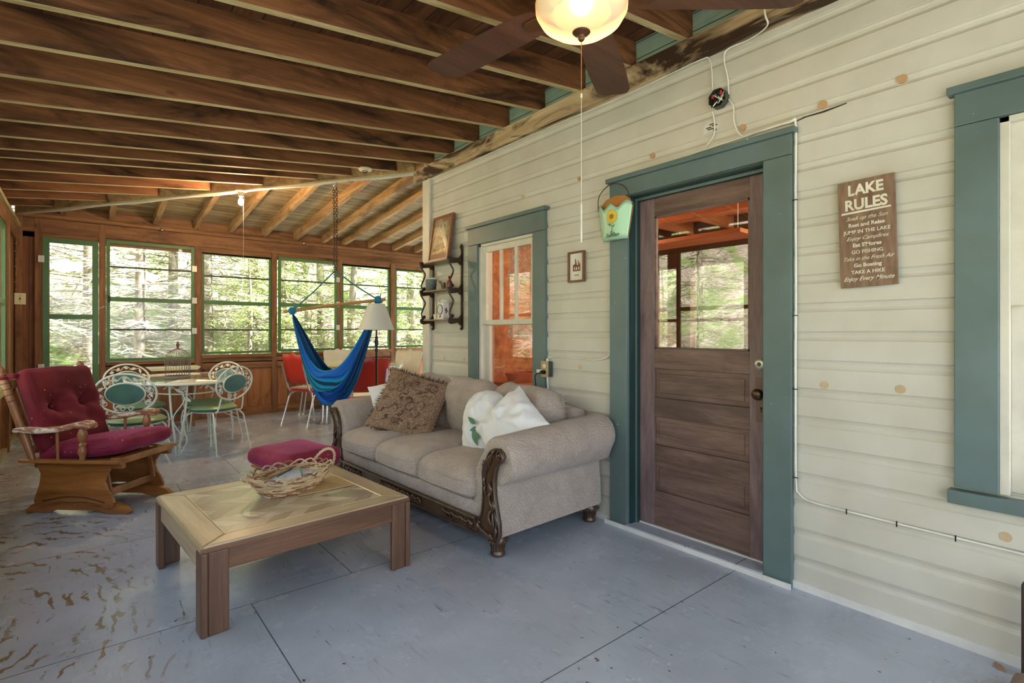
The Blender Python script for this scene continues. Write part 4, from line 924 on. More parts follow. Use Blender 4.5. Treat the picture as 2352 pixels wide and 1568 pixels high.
for k in range(-3, 4):
    b.tube([(bx0-.02, k*.07, bz0+.05), (bx1+.045, k*.075, bz1-.14)], .008, 8)
b.build('back_spindles', M['glider_z'], gl, smooth=50)
for sg in (-1, 1):
    # armrest: scrolled outline, worn finish
    a = N('worn_arm_finish_%d' % (sg+1), 0.45, 0, 0.4); v = a.coord(rand=False); f = a.noise(a.scale(v, (1, 3, 3)), 9, 5, 0.7)
    a.color(a.ramp(f, [(0.42, srgb(134, 82, 54)), (0.52, srgb(160, 112, 82)), (0.58, srgb(222, 206, 184))])); a.bump(f, 0.2)
    b = B(); o_ = [(-.36,.585),(-.30,.592),(-.18,.588),(-.06,.598),(.05,.625),(.12,.640),(.165,.638),(.195,.615),(.19,.592),(.165,.582),(.13,.590),(.06,.588),(-.05,.562),(-.18,.550),(-.30,.553),(-.36,.556)]
    b.prism(o_, lambda x, z, d: (x, sg*(.285+d), z), -.035, .030); b.build('armrest', a.m, gl, bevel=0.012)
    b = B(); x_ = 0.105; b.lathe([(.012, .372), (.018, .385), (.016, .40), (.024, .42), (.026, .445), (.017, .465), (.022, .48), (.014, .492), (.022, .51), (.030, .54), (.024, .565), (.016, .595)], 16, (x_, sg*.28, 0)); b.build('arm_spindle', M['glider_z'], gl, smooth=50)
    b = B(); b.tube([(-.07, sg*.275, .372), (-.07, sg*.283, .57)], .0095, 10); b.build('arm_rod', M['glider_z'], gl, smooth=50)
# seat cushion
def fseat(q):
    x, y, z = q
    return (x, y, z+0.035*(x/.3))
b = B(); b.rbox((0.045, 0, .435), (.60, .50, .10), .045, 14, (0.01, 0.01, 0.02), nz=.010, nf=5, seed=21, fn=fseat); sc_ = b.build('seat_cushion', M['burgundy'], gl, smooth=80, weld=True)
b = B(); pts = [(0.045+.305*math.copysign(abs(math.cos(t))**.35, math.cos(t)), .255*math.copysign(abs(math.sin(t))**.35, math.sin(t)), .435+.035*(math.copysign(abs(math.cos(t))**.35, math.cos(t)))) for t in [2*PI*i/60 for i in range(60)]]
b.tube(pts, .005, 6, closed=True); b.build('piping', M['burgundy'], sc_, smooth=60)
# back cushion with two pulled buttons
tilt = math.atan2(bx0-bx1, bz1-bz0)
Rb = Euler((0, -tilt, 0)).to_matrix()
btn = [(-0.105, 0.03), (0.105, 0.03)]
def fback(q):
    x, y, z = q
    if x > 0:
        for (by, bz) in btn:
            d = math.hypot(y-by, z-bz); x -= 0.060*math.exp(-(d/.028)**2)+0.030*math.exp(-(d/.085)**2)+0.008*math.exp(-(d/.12)**2)*math.cos(5*math.atan2(z-bz, y-by)+1)
        x += 0.012*math.sin(y*20+z*38)*math.exp(-((z+0.03)/.13)**2)
    return (x, y, z)
cc = Vector((bx0, 0, bz0)).lerp(Vector((bx1, 0, bz1)), .47)+Vector((.075, 0, .01))
b = B(); b.rbox(cc, (.105, .52, .60), .045, 30, (0.012, 0.008, 0.008), rot=Rb, nz=.006, nf=6, seed=5, fn=fback)
bc = b.build('back_cushion', M['velvet'], gl, smooth=80, weld=True)
for (by, bz) in btn:
    b = B(); b.ball((Rb @ Vector((.004, by, bz)))+cc, (.012, .016, .016), 10); b.build('button', M['velvet'], bc, smooth=80)
for sg in (-1, 1):
    c = (Rb @ Vector((-.03, sg*.27, .275)))+cc
    b = B(); b.rbox(c, (.06, .05, .035), .012, 5, nz=.008, nf=18, seed=3)
    q = Vector((bx0, sg*.265, bz0)).lerp(Vector((bx1, sg*.300, bz1)), .865); b.lathe([(.024, -.012), (.029, -.006), (.029, .006), (.024, .012)], 16, q)
    b.build('tie', M['velvet'], bc, smooth=70)

# ================================================================ white iron garden set
iron = plain('white_enamelled_iron', srgb(222, 226, 214), 0.35, var=0.04)
gvin = plain('green_vinyl', srgb(136, 158, 112), 0.30, var=0.10); gv2 = plain('dark_green_vinyl_side', srgb(50, 96, 80), 0.35)
def leaf(bb, c, ax, bx, L, W, mi=None, th=.0015):
    c, ax, bx = Vector(c), Vector(ax).normalized(), Vector(bx).normalized(); nrm = ax.cross(bx).normalized()
    o = [(L*t, W*math.sin(PI*t**.8)) for t in (0, .15, .35, .55, .75, .9, 1)]; o = o+[(x, -y) for x, y in o[-2:0:-1]]
    bb.prism(o, lambda a_, b_, d: c+ax*a_+bx*b_+nrm*d, -th, th, mi=mi)
def iron_chair(label, loc, rz, group):
    t = thing('iron_chair', label, 'chair', loc, rz, group)
    b = B(); b.lathe([(0, .425), (.19, .425), (.212, .430), (.216, .445)], 36, mi=1); b.lathe([(.216, .445), (.220, .450), (.216, .456), (.19, .474), (.12, .484), (0, .487)], 36, mi=0)
    s = b.build('seat', [gvin, gv2], t, smooth=60)
    q = B(); q.tube([(.217*math.cos(2*PI*i/40), .217*math.sin(2*PI*i/40), .450) for i in range(40)], .004, 6, closed=True); q.build('piping', gvin, s, smooth=60)
    b = B(); b.tube([(.175*math.cos(2*PI*i/32), .175*math.sin(2*PI*i/32), .415) for i in range(32)], .008, 6, closed=True); b.build('seat_ring', iron, t, smooth=60)
    for sg in (-1, 1):
        b = B(); b.tube(curve_pts([(.11, sg*.125, .415), (.17, sg*.165, .37), (.185, sg*.175, .25), (.16, sg*.165, .12), (.20, sg*.195, .008)], 6), .0085, 8); b.lathe([(0, 0), (.014, 0), (.014, .006), (0, .008)], 10, (.20, sg*.195, 0)); b.build('leg', iron, t, smooth=60)
        b = B(); b.tube([(-.13, sg*.125, .415), (-.17, sg*.165, .405), (-.205, sg*.185, .36), (-.27, sg*.215, .006)], .0085, 8); b.lathe([(0, 0), (.014, 0), (.014, .006), (0, .008)], 10, (-.27, sg*.215, 0)); b.build('leg', iron, t, smooth=60)
        b = B(); b.tube([(-.06, sg*.02, .415), (-.225, sg*.19, .28)], .005, 6); b.build('brace', iron, t, smooth=60)
        b = B(); b.tube(curve_pts([(-.15, sg*.12, .415), (-.20, sg*.155, .42), (-.225, sg*.15, .46), (-.245, sg*.14, .56)], 5), .008, 8); b.build('back_upright', iron, t, smooth=60)
    ti = math.radians(12); cx, cz = -.275, .705
    def bp(u, v, d=0): return Vector((cx-(v*math.sin(ti))+d*math.cos(ti), u, cz+v*math.cos(ti)+d*math.sin(ti)))
    b = B(); b.tube([bp(.225*math.cos(2*PI*i/44), .172*math.sin(2*PI*i/44)) for i in range(44)], .009, 8, closed=True); b.build('back_hoop', iron, t, smooth=60)
    b = B(); b.tube([bp(.140*math.cos(2*PI*i/36), .092*math.sin(2*PI*i/36)) for i in range(36)], .009, 8, closed=True); rim_ = b.build('oval_rim', iron, t, smooth=60)
    vs = [bp(.137*math.cos(2*PI*i/36), .089*math.sin(2*PI*i/36), d) for d in (-.012, .012) for i in range(36)]
    b = B(); b.add(vs+[bp(0, 0, -.020), bp(0, 0, .020)], [(i, (i+1) % 36, (i+1) % 36+36, i+36) for i in range(36)]+[(72, (i+1) % 36, i) for i in range(36)]+[(73, i+36, (i+1) % 36+36) for i in range(36)]); b.build('oval_pad', plain('blue_green_vinyl', srgb(84, 126, 116), 0.35), t, smooth=70) if 'opm' not in globals() else b.build('oval_pad', opm, t, smooth=70)
    b = B()
    for k in range(11):
        an = math.radians(-30+k*24); p = (.183*math.cos(an), .134*math.sin(an)); tg = (-math.sin(an+.5*(-1)**k), math.cos(an+.5*(-1)**k))
        leaf(b, bp(p[0]-tg[0]*.02, p[1]-tg[1]*.02), bp(tg[0], tg[1])-bp(0, 0), bp(-tg[1], tg[0])-bp(0, 0), .048, .013)
    pts = []
    for i in range(90):
        an = math.radians(-25+i*230/89); r_ = 1+.13*math.sin(an*9); pts.append(bp(.183*r_*math.cos(an), .134*r_*math.sin(an)))
    b.tube(pts, .0035, 5)
    for sg in (-1, 1):
        b.tube([bp(sg*(.03+.022*math.cos(q_)*(1-q_/14)), -.132+.022*math.sin(q_)*(1-q_/14)) for q_ in [i*.4 for i in range(18)]], .004, 5)
        b.tube([bp(sg*(.155+.024*math.cos(q_)*(1-q_/14)), -.085+.024*math.sin(q_)*(1-q_/14)) for q_ in [i*.4 for i in range(18)]], .004, 5)
    b.build('leaf_scrollwork', iron, t, smooth=50)
    return t
opm = plain('blue_green_vinyl', srgb(84, 126, 116), 0.35)
GI = 'white iron garden chairs'
ic = iron_chair('white iron garden chair with its oval back to the viewer, just behind the glider chair', (.384, 5.686, 0), math.radians(69), GI)
dup(ic, (.49, 6.73, 0), math.radians(-67), 'white iron garden chair on the far left side of the glass table, facing the viewer', GI)
dup(ic, (1.05, 6.12, 0), math.radians(124), 'white iron garden chair at the near right of the glass table, seat seen sideways', GI)
dup(ic, (1.09, 6.62, 0), math.radians(-139), 'white iron garden chair at the far right of the glass table, behind the nearer one', GI)
# table
TCX, TCY = .87, 6.72
gt = thing('garden_table', 'oval glass-topped white iron garden table with leaf scrollwork, ringed by green-seated chairs', 'table', (TCX, TCY, 0), math.radians(90))
b = B(); b.lathe([(0, .716), (.995, .716), (1.0, .719), (.995, .722), (0, .722)], 60, sx=.78, sy=.52)
gm = N('reflective_table_glass', 0.02, 0, 1.0); gm.p.inputs['Base Color'].default_value = srgb(226, 228, 206); gm.p.inputs['IOR'].default_value = 1.9; gm.p.inputs['Coat Weight'].default_value = 1.0; gm.p.inputs['Coat IOR'].default_value = 1.8; b.build('glass_top', gm.m, gt, smooth=40)
b = B(); b.tube([(.785*math.cos(2*PI*i/64), .525*math.sin(2*PI*i/64), .712) for i in range(64)], .013, 8, closed=True); b.build('rim', iron, gt, smooth=60)
b = B(); b.tube([(.60*math.cos(2*PI*i/64), .34*math.sin(2*PI*i/64), .60) for i in range(64)], .007, 6, closed=True); b.build('lower_ring', iron, gt, smooth=60)
for k in range(8):
    b = B()
    a0 = 2*PI*(k+.5)/8; pts = []
    for i in range(26):
        a_ = a0-.26+.52*i/25; pts.append((.66*math.cos(a_), .395*math.sin(a_), .655+.035*math.sin(i/25*2*PI)))
    b.tube(pts, .005, 6)
    for s_ in (-.14, .0, .14):
        a_ = a0+s_; p = (.66*math.cos(a_), .395*math.sin(a_), .655); tg = Vector((-math.sin(a_)*.66, math.cos(a_)*.395, .25*(1 if s_ else -1))); leaf(b, p, tg, (0, 0, 1), .055, .016)
    b.build('apron_scroll', iron, gt, smooth=50)
for lx_, ly_ in ((-.64, .13), (.64, -.13), (.12, .42), (-.12, -.42)):
    for _ in (0,):
        b = B(); ft = Vector((lx_*1.08, ly_*1.08, .006)); cx_, cy_ = lx_, ly_
        side_ = Vector((-ly_, lx_, 0)).normalized()*.075
        for s_ in (-1, 1): b.tube(curve_pts([(cx_, cy_, .70)+Vector((0, 0, 0)) if False else Vector((cx_, cy_, .70))+side_*s_, Vector((cx_, cy_, .45))+side_*s_*.8, Vector((ft.x, ft.y, .2))+side_*s_*.35, ft+side_*s_*.12], 6), .010, 8)
        pts = []
        for i in range(40):
            t_ = i/39; z = .66-.50*t_; pts.append(Vector((cx_*(1-t_)+ft.x*t_, cy_*(1-t_)+ft.y*t_, z))+side_*.75*math.sin(t_*2*PI*1.25)*(1-t_*.45))
        b.tube(pts, .0055, 6)
        for t_ in (.2, .55, .85):
            p = pts[int(t_*39)]; leaf(b, p, side_*math.sin(t_*9)+Vector((0, 0, -.05)), side_.cross(Vector((0, 0, 1)))*.3+side_*.5+Vector((0, 0, .05)), .07, .02)
        b.build('leg', iron, gt, smooth=50)
# birdcage
bcg = thing('birdcage', 'small domed wire birdcage with a carved finial, standing on the oval glass table', 'birdcage', (.80, 6.62, .7235))
wire = plain('aged_grey_wire', srgb(128, 116, 102), 0.6, 0.4, var=0.2)
b = B(); b.lathe([(.118, .0), (.122, .004), (.122, .03), (.118, .034), (.112, .034), (.112, .0)], 28); b.lathe([(0, 0), (.115, 0), (.115, .004), (0, .004)], 28)
b.build('base_ring', wire, bcg, smooth=50)
b = B()
for k in range(28):
    a_ = 2*PI*k/28; c_, s_ = math.cos(a_), math.sin(a_)
    b.tube([(c_*.115, s_*.115, .0), (c_*.115, s_*.115, .22)]+[(c_*.115*math.cos(q), s_*.115*math.cos(q), .22+.10*math.sin(q)) for q in (.35, .7, 1.05, 1.4)], .0016, 4, cap=False)
b.build('bars', wire, bcg)
b = B()
for z in (.145, .215):
    b.tube([(.118*math.cos(2*PI*i/32), .118*math.sin(2*PI*i/32), z) for i in range(32)], .004, 5, closed=True)
for k in range(14):
    a_ = 2*PI*k/14
    b.tube([(.119*math.cos(a_+.13*math.cos(q)), .119*math.sin(a_+.13*math.cos(q)), .18+.024*math.sin(q)) for q in [i*.5 for i in range(13)]], .0035, 4, closed=False)
    b.tube([(.119*math.cos(a_+.22+.06*math.cos(q)), .119*math.sin(a_+.22+.06*math.cos(q)), .18+.03*math.sin(q)) for q in [i*.6 for i in range(11)]], .003, 4)
b.build('filigree_band', wire, bcg)
b = B(); b.lathe([(.03, .312), (.02, .322), (.010, .33), (.012, .345), (.018, .358), (.016, .37), (.008, .378), (.011, .386), (.006, .396), (0, .402)], 14); b.build('finial', plain('rust_brown', srgb(104, 72, 58), 0.6), bcg, smooth=50)
# small white-topped stand below the windows
st = thing('side_table', 'small side table with white flared top, against the far wall behind the glass table', 'side table', (.92, 8.02, 0))
b = B(); b.prism([(-.29, .775), (.29, .775), (.25, .735), (-.25, .735)], lambda x, z, d: (x, d, z), -.17, .17); b.build('table_top', plain('cream_painted_top', srgb(220, 214, 176), 0.4), st, bevel=0.004)
for (x, y) in ((-.21, -.13), (.21, -.13), (-.21, .13), (.21, .13)):
    b = B(); b.lathe([(.012, 0), (.016, .02), (.012, .05), (.020, .08), (.016, .16), (.020, .4), (.017, .6), (.02, .735)], 12, (x, y, 0)); b.build('leg', M['frame_Z'], st, smooth=50)
b = B(); b.box(-.20, .20, -.12, .12, .16, .175); b.build('shelf', plain('dark_green_shelf', srgb(44, 58, 44), 0.5), st)
# ================================================================ dinette set
red = plain('red_vinyl', srgb(196, 52, 34), 0.3, var=0.04); crm = plain('cream_vinyl', srgb(226, 220, 200), 0.35, var=0.04)
DX, DY = 3.0, 7.44
dt = thing('dinette_table', 'chrome-legged dinette table with pale yellow laminate top, beyond the blue hammock chair', 'table', (DX, DY, 0)); dt.scale = (1, 1.42, .985)
def rrect(hx_, hy_, r, n=6): return [(sx_*(hx_-r)+r*math.cos(a0+PI/2*i/n), sy_*(hy_-r)+r*math.sin(a0+PI/2*i/n)) for sx_, sy_, a0 in ((1, 1, 0), (-1, 1, PI/2), (-1, -1, PI), (1, -1, 3*PI/2)) for i in range(n+1)]
a = N('yellow_laminate', 0.08, 0, 0.7); v = a.coord(rand=False); a.color(a.ramp(a.noise(v, 5, 5), [(0.3, srgb(196, 196, 128)), (0.7, srgb(222, 222, 164))]))
b = B(); b.prism(rrect(.64, .43, .10), lambda x, y, d: (x, y, d), .778, .790); b.build('table_top', a.m, dt, bevel=0.002)
b = B()
for z, o_ in ((.772, .004), (.752, 0), (.742, .004), (.725, -.012)):
    b.prism(rrect(.64+o_, .43+o_, .10), lambda x, y, d: (x, y, d), z-.007, z+.007)
b.build('chrome_band', M['chrome'], dt, bevel=0.002)
for sx_ in (-1, 1):
    for sy_ in (-1, 1):
        b = B()
        for o_ in (-.028, .028): b.tube([(sx_*.44+o_, sy_*.27, .72), (sx_*.50+o_, sy_*.33, .03)], .016, 10); b.lathe([(.018, 0), (.019, .03), (.016, .034)], 10, (sx_*.502+o_, sy_*.332, 0), mi=1)
        b.build('leg', [M['chrome'], crm], dt, smooth=60)
def dinette_chair(label, loc, rz, group, sc=1.0):
    t = thing('dinette_chair', label, 'chair', loc, rz, group); t.scale = (sc, sc, sc)
    b = B(); b.rbox((0.02, 0, .465), (.42, .42, .055), .025, 10, (0.01, .01, .008)); s = b.build('seat', red, t, smooth=60, weld=True)
    b = B(); b.rbox((0.02, 0, .4905), (.36, .30, .018), .008, 8, (0, 0, .008)); b.build('seat_panel', crm, s, smooth=60)
    # curved back with scalloped top
    ny, nz_ = 22, 10; vs = []; fs = []
    for side in (0, 1):
        for i in range(ny+1):
            u = i/ny*2-1
            top = .922-.016*(1-math.cos(u*PI*2.0))*0.5+.007*math.cos(u*PI*4)-.05*max(0, abs(u)-.86)/.14
            for j in range(nz_+1):
                w_ = j/nz_; z = .545+(top-.545)*w_+.02*abs(u)**6*(1-w_); y = u*.225*(1-.06*(1-w_))
                x = -.235-.085*w_+.045*u*u+(.026 if side else -.026)*min(1, (1-abs(u)**8)*1.0+.15)*min(1, 6*w_+.25)*min(1, 6*(1-w_)+.35)
                vs.append((x, y, z))
    nn = (ny+1)*(nz_+1)
    for side in (0, 1):
        for i in range(ny):
            for j in range(nz_):
                a_ = side*nn+i*(nz_+1)+j; fs.append((a_, a_+nz_+1, a_+nz_+2, a_+1))
    edge = [i*(nz_+1) for i in range(ny+1)]+[ny*(nz_+1)+j for j in range(1, nz_+1)]+[i*(nz_+1)+nz_ for i in range(ny-1, -1, -1)]+[j for j in range(nz_-1, 0, -1)]
    for k in range(len(edge)): e0, e1 = edge[k], edge[(k+1) % len(edge)]; fs.append((e0, e1, e1+nn, e0+nn))
    b = B(); b.add(vs, fs); nf_ = ny*nz_; b.m = [0]*nf_+[1]*nf_+[0]*(len(fs)-2*nf_); b.build('backrest', [red, crm], t, smooth=70)
    for sg in (-1, 1):
        b = B(); b.tube(curve_pts([(-.30, sg*.215, .02), (-.20, sg*.205, .33), (-.165, sg*.20, .40), (-.10, sg*.195, .428), (.10, sg*.195, .430)], 6), .0115, 10); b.lathe([(.014, 0), (.015, .025), (.012, .03)], 10, (-.302, sg*.215, 0), mi=1); b.build('leg', [M['chrome'], crm], t, smooth=60)
        b = B(); b.tube(curve_pts([(-.02, sg*.185, .428), (.14, sg*.19, .42), (.18, sg*.195, .37), (.23, sg*.205, .02)], 6), .0115, 10); b.lathe([(.014, 0), (.015, .025), (.012, .03)], 10, (.231, sg*.205, 0), mi=1); b.build('leg', [M['chrome'], crm], t, smooth=60)
        b = B(); b.tube(curve_pts([(.06, sg*.17, .437), (-.14, sg*.17, .442), (-.215, sg*.17, .475), (-.255, sg*.172, .57), (-.325, sg*.172, .80)], 7), .0115, 10); b.build('back_upright', M['chrome'], t, smooth=60)
    return t
GD = 'red and cream dinette chairs'
dc = dinette_chair('red dinette chair left of the blue hammock, its red back turned to the viewer', (2.36, 7.02, 0), math.radians(26), GD, 1.03)
dup(dc, (2.50, 5.68, 0), math.radians(76), 'red dinette chair right behind the black lamp pole, red back facing the viewer', GD)
dup(dc, (3.16, 8.02, 0), math.radians(-98), 'dinette chair on the window side of the yellow table, only its cream back showing', GD)
dup(dc, (3.74, 7.20, 0), math.radians(214), 'dinette chair at the right end of the yellow table, cream face turned left', GD)

# ================================================================ hammock chair
HX, HY = 2.035, 5.36
def hp_(r_, f_, z): # offsets along the camera-independent room diagonal the bar hangs on
    return Vector((HX+r_*.80+f_*.6, HY-r_*.60+f_*.8, z))
ch = thing('hammock_chain', 'rusty double chain hanging from the ceiling hip, holding the blue hammock chair', 'chain', (HX, HY, 2.80))
rust = plain('rusty_chain', srgb(92, 62, 46), 0.6, 0.6, var=0.2)
def link(bb, c, d, turn, L=.034, W=.011, r=.0032):
    d = Vector(d).normalized(); s_ = d.orthogonal().normalized(); s_ = Matrix.Rotation(turn, 3, d) @ s_
    bb.tube([Vector(c)+d*(L/2*math.sin(q))*1.0+s_*(W*math.cos(q)) for q in [2*PI*i/12 for i in range(12)]], r, 5, closed=True)
for dx_, ln in ((-.012, 34), (.016, 32)):
    b = B()
    for i in range(ln): link(b, (dx_, 0, -.09-i*.0275), (0, 0, 1), (i % 2)*PI/2)
    b.build('chain_strand', rust, ch, smooth=60)
b = B(); b.tube(curve_pts([(0, 0, .02), (.015, 0, -.01), (.018, 0, -.05), (0, 0, -.075), (-.018, 0, -.05)], 5), .005, 8)
for i in range(4): link(b, (.004, 0, -.035-i*.022), (0.2, 0, 1), (i % 2)*PI/2, .032, .011, .0035)
b.build('steel_hook', M['steel'], ch, smooth=60)
def stripes():
    a = N('blue_striped_cotton', 0.85, 0, 0.1); uv = a.new('UVMap'); sp = a.new('SeparateXYZ'); a.l.new(uv.outputs[0], sp.inputs[0])
    q = a.math('MULTIPLY', sp.outputs[0], 86.0); wn_ = a.new('TexWhiteNoise', noise_dimensions='1D'); a.l.new(a.math('FLOOR', q), wn_.inputs['W'])
    rp = a.new('ValToRGB'); rp.color_ramp.interpolation = 'CONSTANT'; a.l.new(wn_.outputs['Value'], rp.inputs[0]); e = rp.color_ramp.elements
    for p, c in ((.22, srgb(20, 72, 150)), (.42, srgb(34, 140, 190)), (.60, srgb(20, 100, 110)), (.75, srgb(38, 110, 205)), (.9, srgb(26, 60, 90))):
        x = e.new(p); x.color = c
    e[0].color = srgb(36, 96, 190); e[-1].color = srgb(60, 160, 200); cbv = a.new('CombineXYZ'); a.l.new(a.math('MULTIPLY', sp.outputs[0], 24.0), cbv.inputs[0]); a.l.new(a.math('MULTIPLY', sp.outputs[1], 1.6), cbv.inputs[1]); fn_ = a.noise(cbv.outputs[0], 1.0, 3, .5); a.bump(fn_, 1.0, .07); a.color(rp.outputs[0]); a.p.inputs['Sheen Weight'].default_value = .1; return a.m
hm = thing('hammock_chair', 'blue striped cloth hammock chair hanging from a wooden spreader bar on a chain', 'hammock', (HX, HY, 1.85))
O = Vector((HX, HY, 1.85))
LB, RB_ = hp_(-.52, 0, 1.435), hp_(.52, 0, 1.565); APEX = hp_(0, 0, 1.86)
b = B(); b.tube([p-O for p in (LB, LB.lerp(RB_, .5)+Vector((0, 0, .004)), RB_)], .017, 12); b.build('spreader_bar', plain('bamboo_tan', srgb(176, 132, 82), 0.5), hm, smooth=50)
rope = plain('teal_rope', srgb(60, 130, 130), 0.8)
LK, RK = LB.lerp(RB_, .08), LB.lerp(RB_, .93)
for K in (LK, RK):
    b = B(); b.tube([APEX-O, (APEX.lerp(K, .5)+Vector((0, 0, -.012)))-O, K-O], .0075, 8); b.build('rope', rope, hm, smooth=60)
# cloth: gathered at both knots and slung as a deep pouch
def cloth_pt(u, v):
    """u 0..1 across the weave (front lip to back lip), v 0..1 from left knot to right knot"""
    s_ = math.sin(PI*v); e = s_**.62
    lipz = 0.93-0.44*abs(u-.0)**1.2 if False else None
    depth = (0.52+0.46*math.sin(PI*min(1, .10+u*.80))) # how far this thread hangs
    L = LK+Vector((0, 0, -.02)); R = RK+Vector((0, 0, -.02)); base = L.lerp(R, v)
    # threads run down as a catenary that widens little
    cz = -(depth*(1-abs(2*v-1)**2.7))
    xr = 0.5+(v-.5)*(0.80+0.20*abs(2*v-1)**3); p = L.lerp(R, xr)
    f = (u-.5)*.58*e
    fold = (.034*math.sin(u*34+v*3)+.016*math.sin(u*61+v*9))*e
    p = Vector((p.x, p.y, base.z+cz))+Vector((.6, .8, 0))*(f+.048*math.sin(u*36+v*2.5)*e+.022*math.sin(u*71+v*5)*e)
    p += Vector((.8, -.6, 0))*(.03*math.sin(u*19)*e*(1 if v > .5 else -1))
    p.z += fold*1.3
    return p
NU, NV = 90, 56; vs = []; fs = []; uvs = []
for i in range(NU+1):
    for j in range(NV+1): vs.append(cloth_pt(i/NU, j/NV)-O); uvs.append((i/NU, j/NV))
for i in range(NU):
    for j in range(NV): a_ = i*(NV+1)+j; fs.append((a_, a_+NV+1, a_+NV+2, a_+1))
b = B(); b.add(vs, fs); cl = b.build('sling_cloth', stripes(), hm, smooth=80)
ul = cl.data.uv_layers.new(name='UVMap')
for lp in cl.data.loops: ul.data[lp.index].uv = uvs[lp.vertex_index]
sol = cl.modifiers.new('thick', 'SOLIDIFY'); sol.thickness = .003
for K, nm in ((LK, 'l'), (RK, 'r')):
    b = B(); b.rbox(K-O, (.075, .075, .075), .03, 8, nz=.016, nf=22, seed=3 if nm == 'l' else 5); b.tube([K-O+Vector((.01, 0, 0)), K-O+Vector((.03, .01, .07))], [.012, .004], 6); b.build('knot', plain('blue_cloth_knot', srgb(44, 128, 170), 0.85, var=.2), hm, smooth=70)

# ================================================================ floor lamp
fl = thing('floor_lamp', 'floor lamp with white empire shade on slim black pole, behind the sofa', 'floor lamp', (2.36, 5.07, 0))
b = B(); b.lathe([(0, 0), (.13, 0), (.135, .008), (.12, .02), (.04, .03), (.015, .05), (0, .05)], 32); b.build('base', M['black'], fl, smooth=50)
b = B(); b.lathe([(.011, .03), (.011, 1.02), (.017, 1.03), (.017, 1.045), (.011, 1.055), (.013, 1.07), (.020, 1.12), (.013, 1.155), (.018, 1.17), (.009, 1.18), (.009, 1.50), (0, 1.50)], 16); b.build('pole', plain('dark_bronze', srgb(52, 56, 48), 0.4, .5), fl, smooth=40)
b = B(); b.lathe([(.182, 1.245), (.086, 1.515)], 48, cap=False); b.lathe([(.180, 1.245), (.084, 1.515)], 48, cap=False)
shm = N('linen_shade', 0.8, 0, 0.2); shm.p.inputs['Base Color'].default_value = srgb(246, 245, 242); shm.p.inputs['Subsurface Weight'].default_value = 0
tl = shm.new('BsdfTranslucent'); tl.inputs[0].default_value = srgb(232, 230, 224); ms = shm.new('MixShader'); ms.inputs[0].default_value = .35
shm.l.new(shm.p.outputs[0], ms.inputs[1]); shm.l.new(tl.outputs[0], ms.inputs[2]); shm.l.new(ms.outputs[0], shm.n['Material Output'].inputs[0])
b.v = b.v; so = b.build('lamp_shade', shm.m, fl, smooth=60)
b = B(); b.tube([(.182*math.cos(2*PI*i/48), .182*math.sin(2*PI*i/48), 1.247) for i in range(48)], .003, 6, closed=True); b.tube([(.086*math.cos(2*PI*i/48), .086*math.sin(2*PI*i/48), 1.513) for i in range(48)], .003, 6, closed=True)
for k in range(3): b.tube([(0, 0, 1.49), (.086*math.cos(k*2.094), .086*math.sin(k*2.094), 1.51)], .002, 5)
b.build('shade_trim', plain('shade_trim', srgb(214, 210, 200), 0.7), so)

# ================================================================ ceiling fan
FX, FY = 1.44, 1.34
fan = thing('ceiling_fan', 'brown wooden-bladed ceiling fan with a glowing frosted glass bowl light', 'ceiling fan', (FX, FY, 2.40))
bz = plain('bronze_metal', srgb(110, 78, 56), 0.35, .7)
b = B(); b.lathe([(0, .31), (.07, .31), (.075, .27), (.03, .25), (.016, .24), (.016, .18), (.05, .17), (.11, .15), (.125, .10), (.12, .06), (.09, .035), (.10, .02), (.11, .005), (0, .005)], 32); b.build('motor', bz, fan, smooth=40)
blm = wood('walnut_blade', srgb(66, 42, 34), srgb(98, 68, 56), 'X', 14, 0.45, stretch=.05)
for k in range(5):
    an = math.radians(31+72*k+(-5 if k == 1 else 0)); R_ = Matrix.Rotation(an, 3, 'Z') @ Matrix.Rotation(math.radians(4), 3, 'X')
    o_ = [(a_, c_*1.32) for a_, c_ in [(.20,-.048),(.26,-.058),(.60,-.068),(.78,-.064),(.82,-.050),(.835,-.02),(.828,.0),(.838,.03),(.82,.056),(.78,.066),(.60,.068),(.26,.058),(.20,.048),(.185,.02),(.185,-.02)]]
    b = B(); b.prism(o_, lambda x, y, d: (R_ @ Vector((x, y, d)))+Vector((0, 0, .065)), -.003, .003); bl = b.build('blade', blm, fan, bevel=.001)
    b = B(); b.prism([(.10,-.018),(.19,-.03),(.25,-.034),(.27,-.02),(.275,0),(.27,.02),(.25,.034),(.19,.03),(.10,.018)], lambda x, y, d: (R_ @ Vector((x, y, d)))+Vector((0, 0, .058)), -.004, .002); b.build('blade_iron', bz, bl, bevel=.002)
b = B(); b.lathe([(.172, .045), (.170, .015), (.150, -.02), (.115, -.045), (.07, -.058), (.0, -.062)], 48, cap=False)
gb = N('frosted_bowl', 0.35, 0, .5); gb.p.inputs['Base Color'].default_value = srgb(244, 226, 190); gb.p.inputs['Transmission Weight'].default_value = 0
lw_ = gb.new('LayerWeight'); lw_.inputs[0].default_value = .35
gb.p.inputs['Emission Color'].default_value = (1, .62, .28, 1); gb.l.new(gb.ramp(lw_.outputs['Facing'], [(0.0, (1.0, .80, .50, 1)), (.55, (1.0, .50, .22, 1))]), gb.p.inputs['Emission Color']); gb.p.inputs['Emission Strength'].default_value = 0.42
gtr = gb.new('BsdfTransparent'); gtr.inputs[0].default_value = (1, .85, .6, 1); gmx = gb.new('MixShader'); gmx.inputs[0].default_value = .35; gb.l.new(gb.p.outputs[0], gmx.inputs[1]); gb.l.new(gtr.outputs[0], gmx.inputs[2]); gb.l.new(gmx.outputs[0], gb.n['Material Output'].inputs[0])
b.build('glass_bowl', gb.m, fan, smooth=60)
